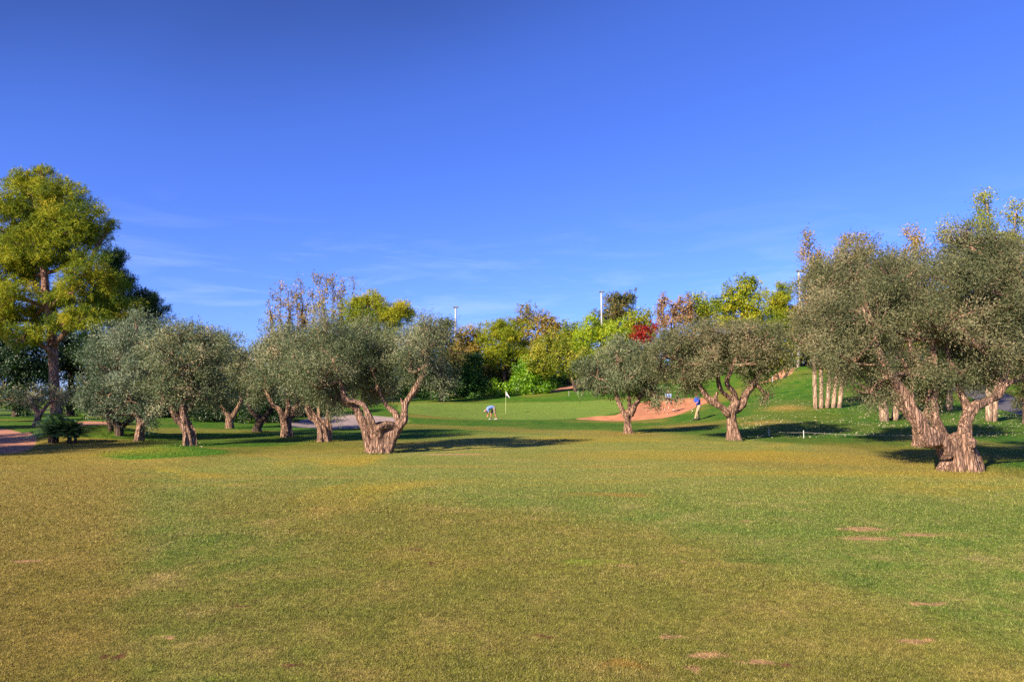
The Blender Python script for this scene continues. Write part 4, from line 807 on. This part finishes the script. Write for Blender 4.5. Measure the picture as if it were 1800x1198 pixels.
# tall pale stemmed trees on the right hillside
GH = 'pale stemmed poplars on the right hillside'
def hill_poplar(label, bp, d, stems, tops, seed, w_=26, cover=1.0, leaf='poplar_leaf', rpx=7):
    base = G(*bp); d = base[1]; g = np.random.default_rng(seed); trunks = []; lobes = []
    for (sx, sy), (tx, ty) in zip(stems, tops):
        b = W(sx, sy + 4, d)
        trunks.append([(*b, rpx * 1.0 * d / F), (*W(sx + (tx - sx) * .2, sy + (ty - sy) * .25, d), rpx * .75 * d / F), (*W(sx + (tx - sx) * .6, sy + (ty - sy) * .6, d), rpx * .16 * d / F), (*W(tx, ty + 14, d), rpx * .02 * d / F)])
        for i in range(7):
            f = i / 6; lobes.append((sx + (tx - sx) * (.45 + .55 * f) + g.normal(0, 5), sy + (ty - sy) * (.45 + .54 * f) + 8, g.normal(0, .5), w_ * (.9 - .5 * f), 26 - 8 * f))
    return tree('poplar_tree', label, 'poplar', GH, base - np.array([0, 0, .1]), trunks, LO(d, *lobes), leaf, 'bark_pale', 'sparse', cover, seed, twigs=6, branch_r=.014)
hill_poplar('clump of five pale straight stems side by side on the grassy hillside', (1455, 717), 42, [(1434, 715), (1444, 717), (1454, 713), (1464, 719), (1475, 716)],
            [(1420, 415), (1440, 440), (1485, 418), (1505, 440), (1520, 425)], 201, 30, cover=2.2, rpx=4)
hill_poplar('single broad pale stem leaning left just behind the tilted limb of the nearest olive', (1553, 741), 38, [(1556, 741)], [(1510, 425)], 202, 34, 2.2, rpx=8)
hill_poplar('slimmer pale stem right of the broad leaning one', (1574, 739), 38, [(1573, 739)], [(1612, 402)], 203, 36, 2.4, rpx=6)
hill_poplar('pale stem with yellowing top at the far right by the road', (1740, 741), 38, [(1738, 741), (1746, 741)], [(1735, 345), (1785, 362)], 204, 46, 3.2, 'yellow_leaf', rpx=6)
hill_poplar('wispy poplar whose yellow brown tip rises left of the highest crown', (1668, 722), 44, [(1668, 722)], [(1672, 392)], 205, 34, 2.2, 'yellow_leaf', rpx=6)

# spiky sago palm beside the earth path
def frond_bush(label, bp, rad_px):
    base = G(*bp); d = base[1]; g = np.random.default_rng(77); root = empty('palm_shrub', base); tag(root, label, 'palm shrub')
    R0 = rad_px * d / F; Vs = []; T = []; tb = TB()
    for cx_, cy_, s in ((0, 0, 1.0), (.45, .1, .8), (-.35, .2, .75), (.8, -.1, .55), (.1, -.3, .7)):
        tb.tube([(base[0] + cx_ * R0, base[1] + cy_ * R0, base[2] - .1, .11 * s), (base[0] + cx_ * R0, base[1] + cy_ * R0, base[2] + R0 * .55 * s, .08 * s)], seg=8)
        for i in range(60):
            a = g.uniform(0, 2 * np.pi); el = g.uniform(.15, 1.5); L = R0 * s * g.uniform(.8, 1.15); hd = np.array([np.cos(a), np.sin(a), 0])
            o = base + np.array([cx_ * R0, cy_ * R0, R0 * .5 * s]); t = np.linspace(0, 1, 18)
            C = o + hd * (t * L * np.cos(el))[:, None] + np.array([0, 0, 1]) * (t * L * np.sin(el) - .42 * L * t * t)[:, None]
            T0 = unit(np.gradient(C, axis=0)); S0 = unit(np.cross(T0, (0, 0, 1)))
            for sg in (-1, 1):
                ll = L * .20 * np.sin(np.pi * np.clip(t * .9 + .1, 0, 1)) + .02
                tip = C + S0 * sg * ll[:, None] + T0 * (ll * .5)[:, None] - np.array([0, 0, 1]) * (ll * .25)[:, None]; w = .016
                Vs.append(np.stack([C, (C + tip) / 2 + T0 * w, tip, (C + tip) / 2 - T0 * w], 1).reshape(-1, 3)); T += list(np.clip(g.normal(.5, .2, 18), 0, 1))
            wv = S0 * .008; m_ = len(C) - 1
            Vs.append(np.stack([C[:-1] - wv[:-1], C[:-1] + wv[:-1], C[1:] + wv[1:], C[1:] - wv[1:]], 1).reshape(-1, 3)); T += [.6] * m_
    V = np.concatenate(Vs); v, q = tb.arr(); quads('stem', v, q, M['bark_dark'], parent=root, off=base, smooth=True)
    quads('fronds', V, np.arange(len(V)).reshape(-1, 4), M['palm_leaf'], parent=root, off=base, attrs={'tint': ('FACE', T)})
M['palm_leaf'] = leaf_mat('palm_leaf', [(0, (.02, .06, .02)), (.5, (.06, .13, .045)), (1, (.17, .25, .10))], .15, .35, .5)
frond_bush('spiky dark green sago palm clump beside the pinkish earth path below the pine', (98, 778), 46)

# ------------------------------------------------------------------ people
M['skin'] = plain('skin', (.42, .17, .09), .55, .06, 40)
M['shirt_pale'] = plain('pale_blue_shirt', (.15, .24, .50), .85, .08, 20)
M['shirt_blue'] = plain('royal_blue_shirt', (.02, .07, .48), .85, .1, 20)
M['shirt_white'] = plain('blue_white_shirt', (.30, .42, .75), .85, .25, 12)
M['khaki'] = plain('khaki_cloth', (.36, .26, .15), .9, .1, 20)
M['shorts'] = plain('stone_cloth', (.22, .17, .11), .9, .1, 20)
M['shoe_white'] = plain('white_leather', (.5, .48, .46), .5, .05, 30)
M['shoe_dark'] = plain('dark_leather', (.06, .05, .05), .5, .1, 30)
M['hair'] = plain('grey_hair', (.30, .24, .20), .8, .2, 60); M['hair_brown'] = plain('brown_hair', (.16, .07, .03), .8, .2, 60)
M['steel'] = plain('club_steel', (.45, .45, .46), .3, .05, 30, 0, 1.0); M['black'] = plain('black_rubber', (.03, .03, .03), .6, .1, 30)
M['white_paint'] = plain('white_paint', (.55, .55, .53), .5, .05, 20); M['pole'] = plain('pale_pole', (.36, .35, .34), .45, .06, 8)
def rot2(v, a): c, s = math.cos(a), math.sin(a); return np.array([v[0] * c - v[1] * s, v[0] * s + v[1] * c, v[2]])
def person(label, base, J, mats, yaw, shorts=True, group=None):
    """J: joints in metres, x = the way the person faces, y = their left, z = up"""
    base = np.array(base, float); root = empty('person', base); tag(root, label, 'person', group)
    A = {k: rot2(np.array(v, float), yaw) + base for k, v in J.items()}
    def P(k, r): return (*A[k], r)
    def mid(a, b, t, r): return (*(A[a] * (1 - t) + A[b] * t), r)
    up = unit(A['head'] - A['neck']); fwd = rot2(np.array(J['look'], float), yaw); fwd = unit(fwd - up * (fwd @ up)); lat = np.cross(up, fwd)
    b = TB()
    b.tube([P('pelvis', .13), P('waist', .12), P('chest', .145), mid('chest', 'neck', .75, .10), P('neck', .058), mid('neck', 'head', .6, .055)], seg=16, sub=5)
    hc = A['head']
    b.ball(hc, (.078, .078, .078)); b.ball(hc + up * .035, .082); b.ball(hc - up * .045 + fwd * .02, .062); b.ball(hc - up * .085 + fwd * .038, .035)
    b.tube([(*(hc + fwd * .075 + up * .012), .009), (*(hc + fwd * .102 - up * .022), .015)], seg=8, sub=2)
    b.tube([(*(hc + fwd * .078 - up * .058 + lat * .022), .009), (*(hc + fwd * .088 - up * .056), .011), (*(hc + fwd * .078 - up * .058 - lat * .022), .009)], seg=8, sub=2)
    for s in (-1, 1):
        b.ball(hc + lat * s * .080 - up * .005, (.018, .02, .03), 8, 5); b.ball(hc + fwd * .068 + up * .022 + lat * s * .032, .016, 8, 5)
    for s, S in (('l', 1), ('r', -1)):
        b.tube([P('hip' + s, .095), mid('hip' + s, 'knee' + s, .5, .078), P('knee' + s, .056), mid('knee' + s, 'ankle' + s, .3, .058), mid('knee' + s, 'ankle' + s, .7, .042), P('ankle' + s, .036)], seg=12, sub=4)
        b.tube([P('ankle' + s, .038), (*(A['ankle' + s] * .3 + A['toe' + s] * .7), .036), P('toe' + s, .028)], seg=10, sub=3)
        b.tube([mid('chest', 'sh' + s, .5, .075), P('sh' + s, .062), mid('sh' + s, 'el' + s, .5, .047), P('el' + s, .038), mid('el' + s, 'ha' + s, .35, .038), P('ha' + s, .026)], seg=12, sub=4)
        fd = unit(A['ha' + s] - A['el' + s]); sd2 = unit(np.cross(fd, rot2(np.array([1, .2, .1]), yaw))); pn = np.cross(fd, sd2)
        pc = A['ha' + s] + fd * .05
        b.tube([(*A['ha' + s], .026), (*pc, .030), (*(pc + fd * .04), .026)], seg=8, sub=2)
        for f in range(4):
            o = pc + fd * .04 + sd2 * (f - 1.5) * .019; ln = (.062, .072, .068, .052)[f]
            b.tube([(*o, .0095), (*(o + fd * ln * .5 + pn * .008), .009), (*(o + fd * ln * .85 + pn * .028), .008)], seg=6, sub=2)
        b.tube([(*(pc - sd2 * .022), .012), (*(pc - sd2 * .045 + fd * .025 + pn * .01), .010), (*(pc - sd2 * .048 + fd * .05 + pn * .022), .009)], seg=6, sub=2)
    v, nr_, lp, st = remeshed(*b.arr(), .0075, 3)
    npmesh('body', v, lp, st, M['skin'], parent=root, off=base, smooth=True)
    def cloth(name, mat, fn, vox=.012):
        t = TB(); fn(t); v, n_, lp, st = remeshed(*t.arr(), vox, 3)
        # soft folds
        v = v + n_ * (snoise(v[:, 0] * 3 + v[:, 2] * 9, v[:, 1] * 3 - v[:, 2] * 14, 2.0, 1) * .004)[:, None]
        return npmesh(name, v, lp, st, M[mat], parent=root, off=base, smooth=True)
    def shirt(t):
        t.tube([mid('pelvis', 'waist', .35, .148), P('waist', .145), P('chest', .168), mid('chest', 'neck', .7, .12), mid('chest', 'neck', .95, .075)], seg=16, sub=5)
        for s in 'lr': t.tube([mid('chest', 'sh' + s, .5, .095), P('sh' + s, .080), mid('sh' + s, 'el' + s, .55, .068), mid('sh' + s, 'el' + s, .82, .066)], seg=14, sub=4)
    def pants(t):
        t.tube([mid('pelvis', 'waist', .4, .142), P('pelvis', .155)], seg=16, sub=3)
        for s in 'lr':
            if shorts: t.tube([P('pelvis', .13), P('hip' + s, .115), mid('hip' + s, 'knee' + s, .5, .105), mid('hip' + s, 'knee' + s, .92, .098)], seg=14, sub=4)
            else: t.tube([P('pelvis', .13), P('hip' + s, .112), mid('hip' + s, 'knee' + s, .5, .098), P('knee' + s, .075), mid('knee' + s, 'ankle' + s, .5, .072), mid('knee' + s, 'ankle' + s, .97, .065)], seg=14, sub=4)
    cloth('shirt', mats[0], shirt); cloth('shorts' if shorts else 'trousers', mats[1], pants)
    for s in 'lr':
        def shoe(t, s=s):
            a, o = A['ankle' + s], A['toe' + s]; f = unit(o - a); f[2] = 0; z0 = min(o[2], a[2] - .05)
            t.tube([(*(a - f * .05 - np.array([0, 0, .045])), .040), (*(a - np.array([0, 0, .025])), .052), (*(a * .45 + o * .55 + np.array([0, 0, .0])), .046), (*(o + f * .03), .036)], seg=12, sub=3)
        cloth('shoe', mats[2], shoe, .009)
    def hair(t): t.ball(hc + up * .052 - fwd * .018, (.086, .086, .074)); t.ball(hc - fwd * .03 + up * .0, (.078, .078, .07))
    cloth('hair', mats[3], hair, .010)
    return A, root
# bending golfer on the green, seen from the side, head down to the left
pb = G(866, 737.5)
Jb = dict(pelvis=(-.12, 0, .94), waist=(.05, 0, 1.00), chest=(.30, 0, .92), neck=(.50, 0, .80), head=(.60, 0, .70), look=(-.2, 0, -1),
          hipl=(-.12, .10, .90), hipr=(-.12, -.10, .90), kneel=(-.16, .13, .48), kneer=(.10, -.13, .50), anklel=(-.30, .13, .09), ankler=(.08, -.14, .09), toel=(-.13, .15, .035), toer=(.25, -.15, .035),
          shl=(.42, .19, .84), shr=(.42, -.19, .84), ell=(.36, .20, .58), elr=(.38, -.20, .58), hal=(.40, .10, .36), har=(.42, -.08, .34))
A1, r1 = person('golfer in pale blue shirt and stone shorts bending down on the putting green', pb, Jb, ('shirt_pale', 'shorts', 'shoe_white', 'hair'), math.pi + .25)
# standing golfer in royal blue beside the orange bunker, club in hand
ps = G(1228, 738)
Js = dict(pelvis=(-.02, 0, .93), waist=(.0, 0, 1.08), chest=(.03, 0, 1.30), neck=(.07, 0, 1.50), head=(.14, 0, 1.64), look=(1, .3, -.45),
          hipl=(-.02, .10, .90), hipr=(-.02, -.10, .90), kneel=(.20, .12, .50), kneer=(-.05, -.12, .48), anklel=(.34, .14, .09), ankler=(-.12, -.14, .09), toel=(.51, .17, .035), toer=(.05, -.17, .035),
          shl=(.05, .20, 1.42), shr=(.05, -.20, 1.42), ell=(.18, .22, 1.16), elr=(.17, -.20, 1.15), hal=(.42, .06, 1.02), har=(.40, -.03, .98))
A2, r2 = person('golfer in royal blue shirt and khaki trousers standing beside the orange bunker with a club', ps, Js, ('shirt_blue', 'khaki', 'shoe_dark', 'hair_brown'), math.pi + .3, shorts=False)
# player crouched in the bunker, half hidden by olive leaves
pc_ = G(1176, 721)
Jc = dict(pelvis=(-.10, 0, .86), waist=(.0, 0, 1.02), chest=(.14, 0, 1.20), neck=(.28, 0, 1.35), head=(.38, 0, 1.45), look=(1, .1, -.7),
          hipl=(-.10, .10, .83), hipr=(-.10, -.10, .83), kneel=(.12, .22, .47), kneer=(.08, -.22, .47), anklel=(.0, .34, .09), ankler=(-.02, -.32, .09), toel=(.17, .38, .035), toer=(.15, -.36, .035),
          shl=(.22, .19, 1.26), shr=(.22, -.19, 1.26), ell=(.34, .16, 1.0), elr=(.34, -.16, 1.0), hal=(.50, .03, .82), har=(.49, -.04, .78))
A3, r3 = person('player in blue and white top in the orange bunker behind hanging olive twigs', pc_, Jc, ('shirt_white', 'shorts', 'shoe_white', 'hair'), -math.pi * .5 - .3)
def club(A, label, reach, yaw):
    hand = (A['hal'] + A['har']) / 2; t = hand + rot2(np.array(reach, float), yaw); t[2] = hs(t[0], t[1]) + .03
    if 'bunker b' in label or 'sand' in label: t[2] -= .2
    dv = unit(t - hand); top = hand - dv * .10; root = empty('golf_club', t); tag(root, label, 'golf club')
    a = TB(); a.tube([(*top, .006), (*t, .0045)], seg=8, sub=2); v, q = a.arr(); quads('shaft', v, q, M['steel'], parent=root, off=t, smooth=True)
    a = TB(); a.tube([(*(top - dv * .02), .014), (*(hand + dv * .12), .011)], seg=8, sub=2); v, q = a.arr(); quads('grip', v, q, M['black'], parent=root, off=t, smooth=True)
    hd = rot2(np.array([0, -1, 0.]), yaw); a = TB(); a.tube([(*t, .016), (*(t + hd * .05 - np.array([0, 0, .008])), .026), (*(t + hd * .10), .018)], seg=10, sub=3); v, q = a.arr()
    quads('club_head', v, q, M['steel'], parent=root, off=t, smooth=True)
club(A2, 'slim steel golf club held out by the golfer in royal blue', (.22, 0, -.95), math.pi + .3)
club(A3, 'steel golf club held by the player down in the sand', (.35, 0, -.8), -math.pi * .5 - .3)

# ------------------------------------------------------------------ flag, ball, posts, rope, lamps
fb = G(889, 727); fl = empty('golf_flag', fb); tag(fl, 'thin flagstick with a drooping white and dark flag on the green', 'golf flag')
a = TB(); a.tube([(*(fb - np.array([0, 0, .1])), .016), (*(fb + np.array([0, 0, 1.1])), .015), (*(fb + np.array([0, 0, 2.15])), .012)], seg=10, sub=2); v, q = a.arr()
M['stick'] = plain('flagstick_paint', (.62, .60, .30), .5, .05, 10); quads('flagstick', v, q, M['stick'], parent=fl, off=fb, smooth=True)
a = TB(); a.ball(fb + np.array([0, 0, 2.17]), .025, 8, 5); v, q = a.arr(); quads('finial', v, q, M['white_paint'], parent=fl, off=fb, smooth=True)
u_, v_ = np.meshgrid(np.linspace(0, 1, 16), np.linspace(0, 1, 12)); FXv = .42 * u_ * (.45 + .55 * v_)
FZ = 2.12 - .5 * v_ - .28 * u_ * (1 - .25 * v_); FYv = .05 * np.sin(u_ * 9 + v_ * 2) * (u_ + .1)
for nm, lo_, hi_, mt in (('flag_cloth', 0, 12, 'white_paint'),):
    Vf = np.stack([fb[0] + .012 + FXv, fb[1] + FYv, fb[2] + FZ], -1).reshape(-1, 3); ii = np.arange(16 * 12).reshape(12, 16)
    qf = np.stack([ii[:-1, :-1], ii[:-1, 1:], ii[1:, 1:], ii[1:, :-1]], -1).reshape(-1, 4)
    m, nt = new_mat('flag_cloth'); g_ = N(nt, 'ShaderNodeTexCoord'); s_ = N(nt, 'ShaderNodeSeparateXYZ'); nt.links.new(g_.outputs['Object'], s_.inputs[0])
    ma = N(nt, 'ShaderNodeMath', operation='MULTIPLY_ADD'); nt.links.new(s_.outputs['X'], ma.inputs[0]); ma.inputs[1].default_value = .9; nt.links.new(s_.outputs['Z'], ma.inputs[2])
    r_ = ramp(nt, [(0, (.03, .03, .07)), (.01, (.75, .72, .76))]); mr_ = N(nt, 'ShaderNodeMapRange'); mr_.inputs[1].default_value = 1.83; mr_.inputs[2].default_value = 1.86; nt.links.new(ma.outputs[0], mr_.inputs[0]); nt.links.new(mr_.outputs[0], r_.inputs[0])
    b_ = N(nt, 'ShaderNodeBsdfPrincipled', Roughness=.8); nt.links.new(r_.outputs[0], b_.inputs[0]); o_ = N(nt, 'ShaderNodeOutputMaterial'); nt.links.new(b_.outputs[0], o_.inputs[0])
    fo = quads('flag_cloth', Vf, qf, m, parent=fl, off=fb, smooth=True); so = fo.modifiers.new('t', 'SOLIDIFY'); so.thickness = .004
gb = G(835, 729); a = TB(); a.ball((0, 0, .021), .0213, 14, 9); v, q = a.arr()
o = quads('golf_ball', v + gb, q, M['white_paint'], off=gb, smooth=True); tag(o, 'tiny white golf ball lying on the green left of the flag', 'golf ball')

def lamp(px, pt, d, label):
    base = at(px, d); top = W(px, pt, d); root = empty('lamp_post', base); tag(root, label, 'lamp post', 'lamp posts beyond the trees')
    a = TB(); a.tube([(base[0], base[1], base[2] - .2, .17), (top[0], top[1], base[2] * .5 + top[2] * .5, .15), (top[0], top[1], top[2], .12)], seg=14, sub=3); v, q = a.arr()
    quads('pole', v, q, M['pole'], parent=root, off=base, smooth=True)
    a = TB(); a.tube([(top[0] - .1, top[1], top[2] + .04, .09), (top[0] + .25, top[1] - .2, top[2] + .10, .13), (top[0] + .42, top[1] - .3, top[2] + .08, .06)], seg=10, sub=3)
    a.tube([(top[0] + .05, top[1], top[2] + .04, .08), (top[0] - .24, top[1] - .1, top[2] + .10, .12), (top[0] - .38, top[1] - .1, top[2] + .08, .05)], seg=10, sub=3); v, q = a.arr()
    quads('lamp_head', v, q, M['lamp_grey'], parent=root, off=base, smooth=True)
M['lamp_grey'] = plain('lamp_grey', (.10, .10, .11), .5, .05, 10)
lamp(801, 541, 98, 'pale lamp post standing among the brown trees left of the green')
lamp(1057, 514, 98, 'tallest pale lamp post rising out of the lime green tree')
lamp(1404, 478, 78, 'pale lamp post half hidden in the left edge of the right hand crowns')

def rope_line(label, posts, sag=.04, h_=.42, skip=()):
    Pw = [G(*p) for p in posts]; root = empty('rope_barrier', Pw[0]); tag(root, label, 'rope barrier')
    tops = []
    for ip, p in enumerate(Pw):
        if ip in skip: tops.append(p + np.array([0, 0, .02])); continue
        a = TB(); a.tube([(p[0], p[1], p[2] - .1, .018), (p[0], p[1], p[2] + h_, .017), (p[0], p[1], p[2] + h_ + .02, .009)], seg=8, sub=2); v, q = a.arr()
        quads('post', v, q, M['white_paint'], parent=root, off=Pw[0], smooth=True); tops.append(p + np.array([0, 0, h_ - .06]))
    L = []
    for i in range(len(tops) - 1):
        for t in np.linspace(0, 1, 6, endpoint=(i == len(tops) - 2)): L.append((*(tops[i] * (1 - t) + tops[i + 1] * t - np.array([0, 0, sag * 4 * t * (1 - t)])), .007))
    a = TB(); a.tube(L, seg=6, sub=2); v, q = a.arr(); quads('rope', v, q, M['rope'], parent=root, off=Pw[0], smooth=True)
M['rope'] = plain('weathered_rope', (.24, .22, .18), .8, .1, 40)
rope_line('low rope strung on short white stakes along the foot of the right hillside', [(1322, 775), (1352, 766), (1413, 770), (1632, 776), (1712, 790), (1860, 800)], h_=.30, skip=(0,))
rope_line('short rope on two white stakes at the back right corner of the green', [(1000, 696), (1016, 695)], h_=.55)
def stake(px, py, label, hgt):
    p = G(px, py); a = TB(); a.tube([(p[0], p[1], p[2] - .1, .035), (p[0], p[1], p[2] + hgt, .035), (p[0], p[1], p[2] + hgt + .03, .02)], seg=8, sub=2); v, q = a.arr()
    o = quads('marker_stake', v, q, M['white_paint'], off=p, smooth=True); tag(o, label, 'stake')
stake(1358, 672, 'short white stake on the crest of the hillside by the little yellow tree', .45)
stake(1165, 737, 'tiny white stake near the front lip of the orange bunker', .1) if False else None

# ------------------------------------------------------------------ longer grass round the trunk feet
def tufts():
    g = np.random.default_rng(91); PX, PY, HT = [], [], []
    for o_ in list(scene.objects):
        if o_.get('category') in ('olive tree', 'poplar', 'pine tree') and o_.location[1] < 60:
            bx, by = o_.location[0], o_.location[1]; r0 = {'olive tree': .52, 'poplar': .35, 'pine tree': .55}[o_['category']] * (1.15 if by < 18 else .85)
            n = int(700 * 20 / by) if by > 16.5 else 1500
            a = g.uniform(0, 2 * np.pi, n); rr = r0 * (1 + np.abs(g.normal(0, .38, n))); PX.append(bx + rr * np.cos(a)); PY.append(by + rr * np.sin(a) * .9); HT.append(g.uniform(.03, .11, n) * np.exp(-(rr - r0) * 1.2))
    x, y, ht = map(np.concatenate, (PX, PY, HT)); n = len(x); L, gg, d, mo = zones(x, y); z = h(x, y)
    a = g.uniform(0, 2 * np.pi, n); w = .006 * np.clip(y / 18, 1, 3); la = g.uniform(0, 2 * np.pi, n); ln = ht * .6
    V = np.empty((n, 3, 3)); V[:, 0] = np.stack([x - np.cos(a) * w, y - np.sin(a) * w, z - .01], 1); V[:, 1] = np.stack([x + np.cos(a) * w, y + np.sin(a) * w, z - .01], 1)
    V[:, 2] = np.stack([x + np.cos(la) * ln, y + np.sin(la) * ln, z + ht], 1)
    o = npmesh('grass_tufts', V.reshape(-1, 3), np.arange(3 * n), np.arange(n) * 3, M['blade'], attrs={'tint': ('FACE', g.uniform(0, 1, n)), 'lush': ('FACE', np.maximum(L, .5)), 'green': ('FACE', gg), 'dry': ('FACE', d), 'mound': ('FACE', mo)})
    tag(o, 'longer unmown grass round the feet of the trunks', 'grass', kind='stuff')
tufts()

# ------------------------------------------------------------------ ground litter
def scatter(name, label, cat, rect, n, size, mat, seed, lift=.01, kindstuff=True):
    g = np.random.default_rng(seed); px = g.uniform(rect[0], rect[2], n); dd = g.uniform(rect[1], rect[3], n)
    x = (px - CX) / F * dd; dn = snoise(x, dd, 1.1, seed); kp = g.uniform(-1, 1, n) < dn + .2; x, y = x[kp], dd[kp]; n = len(x)
    for k_, (pl, mt, dep) in SHEETS.items():
        s_ = sdf(pl, x, y) > .1; x, y = x[s_], y[s_]
    n = len(x); z = h(x, y) + lift
    c = np.stack([x, y, z], 1); D = unit(np.stack([g.normal(size=n), g.normal(size=n), g.normal(size=n) * .35], 1)); U = unit(np.stack([g.normal(size=n) * .4, g.normal(size=n) * .4, np.ones(n)], 1)); S = unit(np.cross(D, U))
    l = (size * g.uniform(.6, 1.4, n))[:, None]
    V = np.stack([c - D * l * .5, c + S * l * .3 + U * l * .08, c + D * l * .5, c - S * l * .3 + U * l * .1], 1).reshape(-1, 3)
    o = quads(name, V, np.arange(4 * n).reshape(-1, 4), M[mat], attrs={'tint': ('FACE', np.clip(g.normal(.6, .25, n), 0, 1))}); tag(o, label, cat, kind='stuff')
M['brown_litter'] = leaf_mat('brown_litter', [(0, (.10, .06, .03)), (1, (.30, .2, .10))], .1, .8, .1)
M['dead_leaf'] = leaf_mat('dead_leaf', [(0, (.20, .16, .07)), (.5, (.40, .33, .18)), (1, (.58, .52, .38))], .2, .8, .1)
scatter('fallen_leaves', 'pale fallen leaves scattered over the right hillside', 'fallen leaves', (1300, 29, 1850, 60), 11000, .075, 'dead_leaf', 5)
scatter('fallen_leaves', 'few pale leaves dotted over the bright green mound', 'fallen leaves', (190, 20, 385, 27), 120, .05, 'dead_leaf', 6, .05)
scatter('fallen_leaves', 'brown leaf crumbs under the nearest olive', 'fallen leaves', (1480, 14, 1900, 24), 900, .03, 'brown_litter', 8, .02)
for o_ in scene.objects:
    if 'label' in o_ and len(o_['label'].split()) > 16: print('LONG', o_['label'])

print('LEAVES', NLEAF[0])
